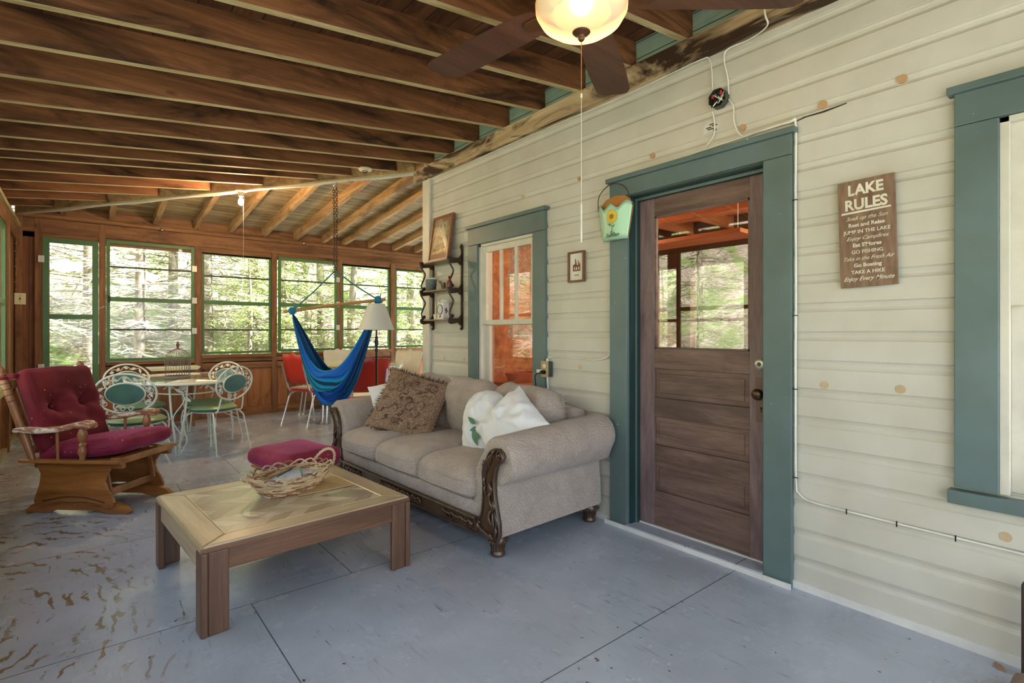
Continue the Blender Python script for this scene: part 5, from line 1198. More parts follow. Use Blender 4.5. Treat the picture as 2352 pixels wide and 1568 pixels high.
b = B(); b.lathe([(0, -.055), (.032, -.055), (.034, -.062), (.026, -.070), (.016, -.074), (.012, -.080), (.013, -.086), (.007, -.094), (0, -.096)], 20); b.build('finial', bz, fan, smooth=50)
b = B()
for i in range(46): b.ball((0, 0, -.10-i*.0042), .0023, 6)
b.build('bead_chain', plain('bead_metal', srgb(190, 140, 104), .35, .6), fan, smooth=60)
b = B(); b.tube([(0, 0, -.29), (0, 0, -.305)], .004, 6); b.tube([(0, 0, -.30), (0, 0, -.84)], .0012, 5); b.tube([(0, 0, -.70), (0, 0, -.845)], .003, 6); b.build('pull_string', plain('pull_string_white', srgb(226, 222, 214), .6), fan)
ld = bpy.data.lights.new('fan_bulb', 'POINT'); ld.energy = 17; ld.color = (1, .78, .52); ld.shadow_soft_size = .05; lo = bpy.data.objects.new('fan_bulb', ld); COL.objects.link(lo); lo.location = (FX, FY, 2.395)

# bare bulb on the hip
BX, BY = 1.325, 6.19
bl_ = thing('bare_bulb', 'lit bare light bulb in a white porcelain socket under the ceiling hip', 'light bulb', (BX, BY, 2.745))
b = B(); b.lathe([(0, .0), (.055, .0), (.058, -.012), (.035, -.02), (.030, -.03), (.026, -.065), (.0, -.065)], 24); b.build('socket', plain('porcelain', srgb(232, 222, 200), .3), bl_, smooth=50)
b = B(); b.lathe([(.012, -.065), (.014, -.08), (.024, -.10), (.030, -.125), (.024, -.148), (.010, -.158), (0, -.16)], 20); b.build('bulb', emis('bulb_glow', (1, .86, .62, 1), 9), bl_, smooth=60)
b = B(); b.tube([(.03, 0, -.04), (.032, 0, -.08), (.02, -.02, -.16), (.02, -.02, -.92)], .0015, 5); b.build('pull_string', M['cable'], bl_)
ld = bpy.data.lights.new('bare_bulb_light', 'POINT'); ld.energy = 45; ld.color = (1, .66, .36); ld.shadow_soft_size = .03; lo = bpy.data.objects.new('bare_bulb_light', ld); COL.objects.link(lo); lo.location = (BX, BY, 2.55)
# smoke alarm
b = B(); b.lathe([(0, 0), (.062, 0), (.065, -.008), (.055, -.022), (.035, -.028), (0, -.028)], 28); b.lathe([(.022, -.029), (.026, -.033), (.03, -.029)], 20, mi=1, cap=False)
o = b.build('smoke_alarm', [plain('alarm_plastic', srgb(226, 214, 184), .5), M['black']], smooth=40); o.location = (2.13, 4.83, zs(2.13, 4.83)); tag(o, 'round cream smoke alarm fixed under a rafter near the house corner', 'smoke alarm')

# ================================================================ house wall: shelf and its things
WF = WX-0.008
sh = thing('wall_shelf', 'three-tier dark scroll-sided whatnot shelf hung beside the small window', 'shelf', (WF, 4.13, 1.25))
dkb = plain('dark_brown_stain', srgb(58, 38, 28), .4, var=.1); pal = plain('shelf_board', srgb(132, 112, 84), .35)
SZ = [(0.083, .145), (0.352, .148), (0.618, .145)]     # height above root, depth
for z, d in SZ:
    b = B(); b.prism([(0, -.235), (0, .235), (-d*.75, .235), (-d, .20), (-d, -.20), (-d*.75, -.235)], lambda x, y, dz: (x, y, z+dz), -.006, .006); b.build('shelf_board', pal, sh, bevel=.002)
for sg in (-1, 1):
    y = sg*.245
    # flat post against the wall and the scrolled bracket silhouette
    b = B(); b.prism([(0, .0), (-.016, .012), (-.02, .03), (-.018, .70), (-.03, .735), (-.02, .755), (-.012, .76), (0, .74)], lambda x, z, d: (x, y+d, z), -.007, .007)
    for z, dd in SZ:
        b.prism([(-.01, z-.045), (-.03, z-.05), (-.05, z-.028), (-.09, z-.034), (-.125, z-.04), (-.15, z-.028), (-.155, z-.01), (-.15, z+.01), (-.13, z+.02), (-.11, z+.01), (-.05, z+.012), (-.03, z+.03), (-.01, z+.06)], lambda x, zz, d: (x, y+d, zz), -.007, .007)
    for z in (SZ[0][0], SZ[1][0]):
        b.tube(curve_pts([(-.135, y, z+.015), (-.115, y, z+.04), (-.10, y, z+.035), (-.12, y, z+.02), (-.14, y, z+.06), (-.115, y, z+.12), (-.10, y, z+.165), (-.12, y, z+.20), (-.145, y, z+.235), (-.15, y, z+.262)], 5), [.008]*46, 8)
        b.ball((-.105, y, z+.028), (.013, .008, .013), 8); b.ball((-.15, y, z+.27), (.014, .008, .016), 8)
    b.prism([(-.01, .0), (-.028, -.012), (-.024, -.03), (-.008, -.03), (0, -.012)], lambda x, z, d: (x, y+d, z+.02), -.007, .007)
    b.build('scroll_side', dkb, sh, smooth=40)
def on(z_i): return 1.25+SZ[z_i][0]+.0065
o = thing('framed_picture', 'brown framed faded print with pink mount, leaning on the top of the whatnot shelf', 'picture', (WF-.012, 4.17, on(2)))
Rl = Euler((0, math.radians(9), 0)).to_matrix()
def slab(bb, y0, y1, z0, z1, x0, x1, mi=None):
    c = [(Rl @ Vector((x, y, z)))+Vector((-.075, 0, .0)) for x in (x0, x1) for y, z in ((y0, z0), (y1, z0), (y1, z1), (y0, z1))]
    bb.add(c, [(3, 2, 1, 0), (4, 5, 6, 7), (0, 1, 5, 4), (1, 2, 6, 5), (2, 3, 7, 6), (3, 0, 4, 7)], mi)
b = B(); w_, h_ = .175, .44
for (y0, y1, z0, z1) in ((-w_, -w_+.025, 0, h_), (w_-.025, w_, 0, h_), (-w_+.025, w_-.025, 0, .025), (-w_+.025, w_-.025, h_-.025, h_)): slab(b, y0, y1, z0, z1, -.012, .012)
b.build('frame', plain('frame_brown', srgb(128, 82, 50), .4), o, bevel=.003)
b = B(); slab(b, -w_+.02, w_-.02, .02, h_-.02, -.002, .004); b.build('mount', plain('pink_mount', srgb(196, 154, 128), .6), o)
b = B(); slab(b, -w_+.06, w_-.06, .075, h_-.06, -.004, -.002)
a = N('faded_print', .5); v = a.coord(rand=False); a.color(a.ramp(a.noise(a.scale(v, (1, 1, 1.4)), 9, 5, .6), [(.42, srgb(150, 136, 112)), (.52, srgb(206, 196, 170)), (.7, srgb(222, 214, 192))])); b.build('print', a.m, o)
b = B(); slab(b, -w_+.02, w_-.02, .02, h_-.02, -.008, -.0072); b.build('glass', M['glass'], o)
o = thing('canister', 'grey speckled canister with cream lid on the middle whatnot shelf', 'canister', (WF-.085, 4.29, on(1)))
b = B(); b.lathe([(0, 0), (.050, 0), (.052, .004), (.052, .108), (0, .108)], 28); b.build('body', plain('grey_enamel', srgb(98, 112, 112), .4, var=.3), o, smooth=40)
b = B(); b.lathe([(.050, .108), (.052, .112), (.050, .122), (.042, .128), (0, .130)], 28); b.build('lid', M['cream'], o, smooth=40)
b = B(); b.prism([(-.05, 0), (.045, 0), (.052, .02), (.035, .085), (.02, .088), (-.03, .045)], lambda y, z, d: (d, y, z), -.02, .02); o = b.build('napkin_holder', plain('grey_ceramic', srgb(158, 150, 138), .4, var=.15), bevel=.004); o.location = (WF-.08, 4.125, on(1)); tag(o, 'grey wedge-shaped napkin holder in the middle of the whatnot shelf', 'napkin holder')
b = B(); b.lathe([(0, 0), (.022, 0), (.024, .01), (.025, .055), (.022, .072), (.011, .082), (.010, .10), (.016, .106), (.008, .118), (0, .118)], 18); o = b.build('bottle', plain('red_brown_glass', srgb(134, 44, 26), .15), smooth=50); o.location = (WF-.075, 3.985, on(1)); tag(o, 'small reddish brown bottle near the right end of the middle whatnot shelf', 'bottle')
b = B(); b.lathe([(0, 0), (.009, 0), (.009, .055), (.006, .062), (0, .062)], 12); o = b.build('vial', plain('dark_vial', srgb(46, 40, 36), .3), smooth=50); o.location = (WF-.10, 4.03, on(1)); tag(o, 'tiny dark vial standing just left of the reddish bottle', 'vial')
ck = thing('mantel_clock', 'white porcelain clock with rose decoration on the bottom whatnot shelf', 'clock', (WF-.078, 4.09, on(0)))
pc = plain('white_porcelain', srgb(226, 226, 226), .15, var=.02)
b = B(); b.box(-.035, .035, -.060, .060, 0, .012); b.box(-.030, .030, -.053, .053, .012, .150); b.box(-.034, .034, -.058, .058, .150, .156); b.lathe([(.072, .156), (.060, .172), (.030, .185), (.016, .190), (0, .190)], 4, sx=.62, sy=.95, rot=Matrix.Rotation(0, 3, 'Z')); b.lathe([(0, .188), (.006, .19), (.010, .198), (.004, .208), (0, .21)], 12); b.build('case', pc, ck, bevel=.003)
b = B(); b.tube([(-.034, .044*math.cos(2*PI*i/28), .088+.044*math.sin(2*PI*i/28)) for i in range(28)], .003, 6, closed=True); b.build('bezel', plain('dark_bezel', srgb(70, 72, 76), .3, .6), ck, smooth=50)
b = B(); b.lathe([(0, -.0335), (.042, -.0335), (.042, -.030)], 28, (0, 0, .088), 'X'); b.build('dial', plain('dial_grey', srgb(206, 206, 210), .3), ck)
b = B(); rm_ = plain('rose_decor', srgb(150, 70, 92), .4)
for (x, y, z, r) in ((-.031, .008, .022, .009), (-.031, -.006, .026, .008), (-.031, 0, .034, .006), (-.036, .010, .166, .009), (-.036, -.006, .163, .008)): b.ball((x, y, z), (.002, r, r), 10)
for (x, z, r) in ((-.005, .085, .011), (.008, .075, .010), (.0, .062, .009), (.004, .098, .007)): b.ball((x, -.0535, z), (r, .002, r), 10)
b.build('rose_decoration', rm_, ck, smooth=60)
o = thing('candle_cup', 'little white cup holding a thin candle, left of the porcelain clock', 'candle', (WF-.075, 4.225, on(0)))
b = B(); b.lathe([(0, 0), (.016, 0), (.022, .045), (.023, .050), (.019, .050), (.014, .006), (0, .006)], 20); b.build('cup', pc, o, smooth=50)
b = B(); b.lathe([(0, .006), (.008, .006), (.007, .17), (.0, .175)], 12); b.build('candle', plain('ivory_wax', srgb(214, 202, 172), .5), o, smooth=50)

# small framed house picture
o = thing('framed_picture', 'tiny wood-framed picture of a little brown house, between window and door', 'picture', (WF, 2.485, 1.67))
b = B(); hw_, hh = .075, .105
for (y0, y1, z0, z1) in ((-hw_, -hw_+.013, -hh, hh), (hw_-.013, hw_, -hh, hh), (-hw_+.013, hw_-.013, -hh, -hh+.013), (-hw_+.013, hw_-.013, hh-.013, hh)): b.box(-.022, 0, y0, y1, z0, z1)
b.build('frame', plain('frame_wood', srgb(108, 72, 48), .45), o, bevel=.002)
b = B(); b.box(-.008, -.003, -hw_+.012, hw_-.012, -hh+.012, hh-.012); b.build('paper', plain('paper_white', srgb(222, 220, 214), .6), o)
b = B(); b.prism([(-.034, -.03), (.034, -.03), (.034, .012), (.014, .042), (.012, .042), (-.010, .022), (-.034, .014)], lambda y, z, d: (-.0085-d, -y, z), 0, .001); b.box(-.0095, -.008, .006, .014, .02, .052); b.build('printed_house', plain('house_print', srgb(112, 66, 44), .6), o)
b = B()
for (y, z, w2, h2) in ((-.018, -.012, .007, .010), (.002, -.012, .007, .010), (.020, -.012, .007, .010), (-.005, .024, .010, .012)): b.box(-.0102, -.009, y-w2/1, y+w2/1*.2, z-h2, z+h2)
b.build('printed_windows', plain('window_print', srgb(226, 222, 214), .6), o)
text_obj('HOME', .014, plain('print_ink', srgb(120, 112, 104), .6), o, (-.0095, 0, -.062), (0, -1, 0), (0, 0, 1), 'caption')

# sunflower planter
sp_ = thing('wall_planter', 'pale green tin wall planter painted with a sunflower, hung on the door casing', 'planter', (2.602, 2.125, 1.80), 0)
tin = N('pale_green_tin', .4, .2); v = tin.coord(rand=False); f_ = tin.noise(v, 14, 5, .7); tin.color(tin.ramp(f_, [(.68, srgb(168, 212, 190)), (.72, srgb(84, 66, 50))]))
n_ = 24; prof = []
def ptop(u): return .205+.018*math.cos(u*PI*2.6)+.012*abs(u)
vs = []; fs = []
for i in range(n_+1):
    u = i/n_*2-1
    for j in range(9):
        w_ = j/8; y = -u*(.098+.040*w_); z = ptop(u)*w_; x = -.030-.030*(1-abs(u)**2.2)-.022*w_*(1-u*u)-.0
        vs.append((x+.02, y, z))
for i in range(n_):
    for j in range(8): a_ = i*9+j; fs.append((a_, a_+9, a_+10, a_+1))
b = B(); b.add(vs, fs); fo = b.build('front', tin.m, sp_, smooth=60); s_m = fo.modifiers.new('t', 'SOLIDIFY'); s_m.thickness = .002
b = B(); b.prism([(-.098, 0), (.098, 0), (.138, .20), (.12, .235), (.075, .268), (.0, .282), (-.075, .268), (-.12, .235), (-.138, .20)], lambda y, z, d: (-d, y, z), 0, .003); b.build('back_plate', plain('rust_orange_tin', srgb(184, 126, 66), .45, .2), sp_)
b = B(); b.prism([(-.098, 0), (.098, 0), (.07, .036), (-.07, .036)], lambda y, x, d: (-x-.001, y, d), 0, .003); b.build('bottom', tin.m, sp_)
b = B(); b.tube(curve_pts([(-.01, .137, .20), (-.02, .125, .29), (-.02, .06, .345), (-.02, -.01, .352), (-.02, -.09, .31), (-.01, -.137, .20)], 6), .0028, 6); b.build('wire_handle', plain('rusty_wire', srgb(84, 56, 44), .6, .4), sp_, smooth=60)
ylw = plain('sunflower_yellow', srgb(222, 190, 60), .6); b = B()
def fx(y, z):
    u = -y/(.098+.04*z/.2); return .02-.030-.030*(1-min(1, abs(u))**2.2)-.022*(z/.2)*(1-u*u)-.0035
for k in range(14):
    a_ = 2*PI*k/14; pts = []
    for t, wdt in ((0, .0), (.5, .0095), (1, 0), (.5, -.0095)):
        r_ = .012+.036*t; y = -.012+r_*math.cos(a_)-wdt*math.sin(a_); z = .140+r_*math.sin(a_)+wdt*math.cos(a_); pts.append((fx(y, z), y, z))
    b.add(pts, [(0, 1, 2, 3)])
b.build('sunflower_petals', ylw, sp_)
b = B(); b.ball((fx(-.012, .140), -.012, .140), (.003, .015, .015), 14); b.build('sunflower_centre', plain('sunflower_brown', srgb(150, 118, 40), .6), sp_)
b = B(); b.tube([(fx(.006-.012*t-.01*math.sin(t*4), .10-.062*t), .006-.012*t-.01*math.sin(t*4), .10-.062*t) for t in [i/8 for i in range(9)]], .0018, 5)
for (y, z, dy, dz) in ((.0, .085, .025, .016), (-.008, .075, -.024, .014), (-.01, .05, .02, -.004), (-.014, .045, -.016, -.012)):
    b.add([(fx(y, z), y, z), (fx(y+dy*.5, z+dz*.5+.006), y+dy*.5, z+dz*.5+.006), (fx(y+dy, z+dz), y+dy, z+dz), (fx(y+dy*.5, z+dz*.5-.006), y+dy*.5, z+dz*.5-.006)], [(0, 1, 2, 3)])
b.build('sunflower_stem', plain('stem_green', srgb(104, 140, 72), .6), sp_)
text_obj('Sullivan', .036, plain('painted_script', srgb(64, 84, 74), .6), sp_, (fx(.0, .02)-.002, -.005, .016), (0, -1, 0), (0, 0, 1), 'name_script', shear=.5)

# LAKE RULES sign
sg_ = thing('wooden_sign', 'brown wooden LAKE RULES sign with white lettering on the cream wall', 'sign', (WF-.006, .766, 1.652))
Rt = Euler((math.radians(-1.6), 0, 0)).to_matrix()
b = B(); b.rbox((-.006, 0, 0), (.014, .213, .468), .002, 3, rot=Rt)
bd = N('sign_brown', .6, 0, .3); v = bd.coord(rand=False); bd.color(bd.ramp(bd.noise(bd.scale(v, (1, 3, .6)), 14, 4), [(.3, srgb(108, 84, 70)), (.7, srgb(146, 120, 100))])); b.build('board', bd.m, sg_, bevel=.001)
wt = plain('sign_white', srgb(222, 218, 202), .6)
def sgt(txt, size, z, sh_=0, bold=0, xs=1.0):
    p = Rt @ Vector((-.0142, 0, z)); text_obj(txt, size, wt, sg_, p, Rt @ Vector((0, -1, 0)), Rt @ Vector((0, 0, 1)), 'lettering', shear=sh_, bold=bold, xs=xs)
sgt('LAKE', .063, .170, 0, .0022, .92); sgt('RULES', .063, .106, 0, .0022, .92)
b = B(); vsn = [(-.0145, -.092, .0925), (-.0145, .094, .088), (-.0145, .092, .097), (-.0145, -.09, .100)]; b.add([Rt @ Vector(p) for p in vsn], [(0, 1, 2, 3)]); b.build('underline', wt, sg_)
for i, (tx, sz, sh_, bo, xs) in enumerate([('Soak up the Sun', .0235, .5, 0, 1), ('Rest and Relax', .0225, 0, .0006, 1), ('JUMP IN THE LAKE', .0215, 0, .0003, .98), ('Enjoy Campfires', .0235, .5, 0, 1), ("Eat S'Mores", .0225, 0, .0006, 1), ('GO FISHING', .0215, 0, .0003, 1), ('Take in the Fresh Air', .0235, .5, 0, .93), ('Go Boating', .0225, 0, .0006, 1), ('TAKE A HIKE', .0215, 0, .0003, 1), ('Enjoy Every Minute', .025, .5, .0003, .95)]):
    sgt(tx, sz, .060-.0295*i, sh_, bo, xs)

# electrical things on the house wall
jb = thing('junction_box', 'open metal junction box with tangled wires high on the cream wall', 'junction box', (WF, 1.443, 2.46))
gv = plain('galvanised', srgb(88, 96, 92), .45, .7); r_ = .052
oc = [(r_*math.cos(PI/8+k*PI/4), r_*math.sin(PI/8+k*PI/4)) for k in range(8)]
b = B(); vs = [(0, y, z) for y, z in oc]+[(-.038, y, z) for y, z in oc]+[(-.038, y*.92, z*.92) for y, z in oc]+[(-.004, y*.92, z*.92) for y, z in oc]
b.add(vs, [(k+o_, (k+1) % 8+o_, (k+1) % 8+o_+8, k+o_+8) for o_ in (0, 8, 16) for k in range(8)]+[tuple(range(24, 32)), tuple(range(8))]); b.build('box', gv, jb)
b = B(); q_ = random.Random(4)
for k in range(7): b.tube(curve_pts([(-.01-.02*q_.random(), q_.uniform(-.04, .04), q_.uniform(-.04, .04)) for _ in range(4)], 5), .0028, 5, mi=k % 3)
b.build('wires', [M['black'], M['cable'], M['steel']], jb, smooth=60)
for (y, z) in ((.022, .012), (-.024, .022)):
    b = B(); b.lathe([(0, 0), (.007, 0), (.004, .018), (0, .02)], 10, (-.042, y, z-.01)); b.build('wire_nut', plain('red_nut', srgb(206, 50, 50), .4), jb, smooth=50)
def wall_cable(label, pts, r=.0042, mat=None, n=8):
    b = B(); b.tube(curve_pts(pts, n), r, 6); return mesh_thing(b, 'cable', mat or M['cable'], label, 'cable', smooth=60)
xw = WX-.014
wall_cable('white cable running along under the weathered beam from the house corner to the junction box', [(xw, 4.50, 2.712), (xw, 3.9, 2.710), (xw, 3.2, 2.712), (xw, 2.6, 2.708), (xw, 2.1, 2.700), (xw, 1.75, 2.712), (xw, 1.55, 2.716), (xw, 1.505, 2.70), (xw, 1.49, 2.62), (xw, 1.485, 2.52)])
wall_cable('thin white cable looping left from the junction box down to the door cap', [(xw, 1.487, 2.41), (xw, 1.475, 2.35), (xw, 1.48, 2.28), (xw-.003, 1.53, 2.225)], .0038)
wall_cable('thin white cable looping right from the junction box down to the door cap', [(xw, 1.40, 2.45), (xw, 1.37, 2.40), (xw, 1.365, 2.32), (xw, 1.34, 2.25), (xw, 1.30, 2.22), (xw-.01, 1.26, 2.222)], .0038)
wall_cable('white cable rising from the junction box over the beam at the right', [(xw, 1.395, 2.47), (xw, 1.40, 2.56), (xw, 1.42, 2.66), (xw, 1.40, 2.71), (xw-.0, 1.28, 2.712), (xw-.035, 1.18, 2.72), (xw-.065, 1.175, 2.76), (xw-.065, 1.19, 2.86)], .0045)
wall_cable('white cable around the door casing and low along the right-hand wall', [(xw-.006, 1.6, 2.212), (xw-.01, 1.3, 2.222), (xw-.01, 1.09, 2.226), (xw, 1.062, 2.21), (xw, 1.062, 1.9), (xw, 1.060, 1.4), (xw, 1.062, .95), (xw, 1.060, .52), (xw, 1.045, .455), (xw, .99, .43), (xw, .85, .425), (xw, .65, .422), (xw, .45, .420), (xw, .28, .418), (xw, .1, .416), (xw, -.3, .41)], .0055)
stp = B()
for (y, z, vert) in ((.845, .425, 1), (.66, .422, 1), (.47, .420, 1), (1.062, 1.85, 0), (1.061, 1.3, 0), (1.062, .95, 0), (1.061, .53, 0)):
    q = B(); q.box(xw-.008, xw-.004, y-(.002 if vert else .012), y+(.002 if vert else .012), z-(.012 if vert else .002), z+(.012 if vert else .002)); o = q.build('cable_staple', M['black']); tag(o, 'small black staple holding the white cable on the house wall', 'staple', 'cable staples')
ob = thing('outlet_box', 'surface-mounted metal outlet box with cream plate beside the small window', 'outlet', (WF, 2.765, .955))
b = B(); b.box(-.045, 0, -.035, .035, -.055, .055); b.build('box', gv, ob, bevel=.004)
b = B(); b.box(-.050, -.045, -.037, .037, -.058, .058); b.build('plate', plain('tan_plate', srgb(178, 158, 118), .5), ob, bevel=.002)
for z in (.022, -.022):
    b = B(); b.lathe([(0, -.053), (.015, -.053), (.016, -.048)], 18, (0, 0, z), 'X'); b.build('socket', plain('socket_white', srgb(224, 222, 210), .4) if z > 0 else M['black'], ob, smooth=50)
b = B(); b.tube([(-.02, 0, .055), (-.02, 0, .075)], .010, 10); b.tube([(-.02, 0, -.055), (-.02, 0, -.08), (-.012, .004, -.12), (-.008, .004, -.35)], .006, 8); b.build('conduit', M['cable'], ob, smooth=50)
pg_ = thing('power_plug', 'black power plug and cord in the lower socket of the outlet box', 'plug', (WF-.055, 2.765, .933))
b = B(); b.lathe([(.013, 0), (.014, -.02), (.008, -.032), (0, -.033)], 14, axis='X'); b.box(-.03, -.005, .012, .045, -.004, .018, mi=1); b.tube(curve_pts([(-.03, 0, 0), (-.045, .02, -.01), (-.04, .05, -.03), (-.01, .075, -.10), (.0, .08, -.22), (.0, .085, -.32)], 6), .0035, 6); b.build('plug_and_cord', [M['black'], M['white_edge']], pg_, smooth=50)
wall_cable('white cable clipped from the outlet box across to the door casing', [(xw, 2.765, 1.035), (xw, 2.70, 1.045), (xw, 2.6, 1.046), (xw, 2.45, 1.040), (xw, 2.33, 1.036), (xw, 2.24, 1.05), (xw, 2.20, 1.075), (xw, 2.192, 1.11)], .0045)

# switch plate and string of tiny lights in the far corner
o = thing('switch_plate', 'pale yellow toggle switch plate at the far left corner', 'light switch', (-.555, YF-.04, 1.615))
b = B(); b.box(-.05, .05, -.006, 0, -.067, .067); b.build('plate', M['ivory'], o, bevel=.003)
b = B(); b.box(-.006, .006, -.014, -.004, -.012, .012); b.build('toggle', plain('toggle_black', srgb(40, 34, 28), .4), o)
b = B(); b.ball((0, -.007, .035), .004, 8); b.ball((0, -.007, -.035), .004, 8); b.build('screws', M['black'], o)
o = thing('string_lights', 'thin string of tiny lights tacked down the far left corner post', 'string lights', (-.594, YF-.045, 1.70))
b = B(); b.tube([(0.002*math.sin(i), 0, i*.045) for i in range(20)], .0015, 5); b.build('wire', M['black'], o)
b = B()
for i in range(10): b.ball((.004*(-1)**i, -.004, .02+i*.09), .005, 6)
b.build('bulbs', M['ivory'], o)
for (x, z, lab) in ((.83, 2.60, 'small glass insulator screwed to the far top plate, left one'), (2.68, 2.62, 'small glass insulator screwed to the far top plate, right one')):
    b = B(); b.lathe([(0, 0), (.018, 0), (.014, .012), (.02, .024), (.010, .034), (0, .034)], 12); b.tube([(0, 0, .03), (0, .03, .045)], .004, 6); o = b.build('insulator', M['steel'], smooth=50); o.location = (x, YF-.085, z-.03); tag(o, lab, 'insulator')

# ================================================================ things at the lower right corner
o = thing('armchair', 'tan upholstered chair barely in view at the bottom right corner, dark wooden post behind', 'chair', (2.40, .06, 0), 0)
b = B(); b.rbox((-.05, .0, .036), (.26, .46, .066), .03, 10, (0, 0, .012), nz=.004, nf=8); b.build('cushion', plain('tan_cloth', srgb(158, 140, 124), .9, var=.15), o, smooth=70)
b = B(); b.box(.149, .188, .182, .219, 0, .335); b.build('post', plain('dark_post', srgb(60, 44, 40), .5), o, bevel=.004)
b = B(); b.box(.155, .180, .172, .182, .02, .30); b.build('side_slat', plain('mauve_slat', srgb(128, 106, 100), .6), o, bevel=.003)
b = B(); b.prism([(-.03, 0), (-.01, .014), (.02, .010), (.038, -.006), (.012, -.012), (-.012, -.008)], lambda x, y, d: (x*.8, y, .004+d+.004*math.sin(x*60)), 0, .0012); o = b.build('fallen_leaf', plain('dry_leaf', srgb(170, 132, 104), .8)); o.location = (2.575, .335, 0); o.rotation_euler = (0, 0, .9); tag(o, 'single dry brown leaf on the grey floor at the bottom right', 'leaf')

# ================================================================ seen through the small window and door glass
lace = N('lace_cloth', .9); v = lace.coord(rand=False); vo = lace.new('TexVoronoi'); lace.l.new(v, vo.inputs['Vector']); vo.inputs['Scale'].default_value = 55
hol = lace.math('GREATER_THAN', vo.outputs['Distance'], .42); n1 = lace.noise(v, 9, 4); al = lace.math('MULTIPLY', lace.math('SUBTRACT', 1.0, lace.math('MULTIPLY', hol, .6)), lace.ramp(n1, [(.35, (.62, .62, .62, 1)), (.6, (1, 1, 1, 1))]))
lace.p.inputs['Base Color'].default_value = srgb(200, 198, 192); lace.l.new(al, lace.p.inputs['Alpha'])
o = thing('lace_curtain', 'white lace curtain panel inside the small window', 'curtain', (2.78, 3.28, 1.98))
def curt(bb, y0, y1, z0, z1, sc=12):
    n = 60; vs = []
    for i in range(n+1):
        y = y0+(y1-y0)*i/n; x = .010*math.sin(y*75)+.005*math.sin(y*173); sc_z = .012*abs(math.sin(y*42))
        vs += [(x, y, z0-sc_z), (x, y, z1)]
    bb.add(vs, [(2*i, 2*i+2, 2*i+3, 2*i+1) for i in range(n)])
b = B(); curt(b, -.40, .14, -.36, 0); curt(b, -.40, .14, -.80, -.70); b.build('lace_panel', lace.m, o, smooth=60)
b = B(); b.tube([(0, -.42, 0), (0, .42, 0)], .006, 8); b.build('rod', M['brass'], o)
o = thing('lace_curtain', 'brown lace curtain inside the window at the right edge', 'curtain', (2.80, -.1, 2.0))
b = B(); curt(b, -.40, .40, -.42, 0); b.build('lace_panel', plain('brown_lace', srgb(120, 66, 50), .9, var=.3), o, smooth=60)
o = thing('indoor_table', 'orange-brown table inside the house, seen low through the small window', 'table', (3.25, 3.75, 0))
b = B(); b.box(-.35, .35, -.55, .45, .74, .77); b.build('table_top', M['room'], o, bevel=.003)
for (x, y) in ((-.3, -.5), (.3, -.5), (-.3, .4), (.3, .4)):
    b = B(); b.box(x-.025, x+.025, y-.025, y+.025, .03, .74); b.build('leg', M['room_x'], o)
o = thing('bread_basket', 'small reddish wicker basket on the indoor table behind the small window', 'basket', (3.10, 3.62, .7705))
bw = plain('orange_wicker', srgb(186, 84, 36), .6, var=.3)
b = B()
for lv in range(7):
    b.tube([((.13+.006*lv+.004*math.sin(t*9+lv*PI))*math.cos(t), (.09+.005*lv+.004*math.sin(t*9+lv*PI))*math.sin(t), .008+lv*.012) for t in [2*PI*i/48 for i in range(48)]], .006, 5, closed=True)
b.build('woven_side', bw, o, smooth=60)
b = B(); b.lathe([(0, .002), (.12, .002), (.12, .008), (0, .008)], 24, sy=.7); b.build('base', bw, o)
b = B(); b.box(3.2, 3.24, 0, 0, 0, 0)
hs = thing('hanging_shelf', 'long wooden shelf board hung from the indoor ceiling, seen through the door glass', 'shelf', (4.1, 2.9, 2.0))
b = B(); b.box(-.16, .16, -.9, .9, 0, .035); b.build('board', M['room'], hs, bevel=.003)
for y in (-.8, .8):
    b = B(); b.tube([(0, y, .03), (0, y, .52)], .003, 6); b.build('cord', M['cable'], hs)
for (x, y) in ((4.85, 3.55),):
    b = B(); b.box(x-.06, x+.06, y-.06, y+.06, .03, 2.36); mesh_thing(b, 'timber_post', M['room_x'], 'square orange timber post standing indoors, seen through the door glass', 'post')
pl_ = thing('added_fill_bulb', 'added bare pendant bulb indoors, brightening the room behind the small window', 'light bulb', (3.55, 3.3, 2.5))  # extra lamp put in to brighten the room behind the small window
b = B(); b.tube([(0, 0, 0), (0, 0, -.25)], .003, 6); b.lathe([(0, -.24), (.02, -.24), (.02, -.29), (0, -.29)], 12); b.build('cord', M['black'], pl_)
b = B(); b.ball((0, 0, -.325), .032, 14); b.build('bulb', emis('fill_bulb_glow', (1, .78, .5, 1), 6), pl_, smooth=80)
rl2 = bpy.data.lights.new('added_fill_light', 'POINT'); rl2.energy = 20; rl2.color = (1, .62, .36); rl2.shadow_soft_size = .04; ro2 = bpy.data.objects.new('added_fill_light', rl2); COL.objects.link(ro2); ro2.location = (3.55, 3.3, 2.10)  # warm fill carried by the added bulb
rl = bpy.data.lights.new('room_lamp', 'POINT'); rl.energy = 55; rl.color = (1, .70, .46); rl.shadow_soft_size = .12; ro = bpy.data.objects.new('room_lamp', rl); COL.objects.link(ro); ro.location = (4.6, 0.9, 2.0)
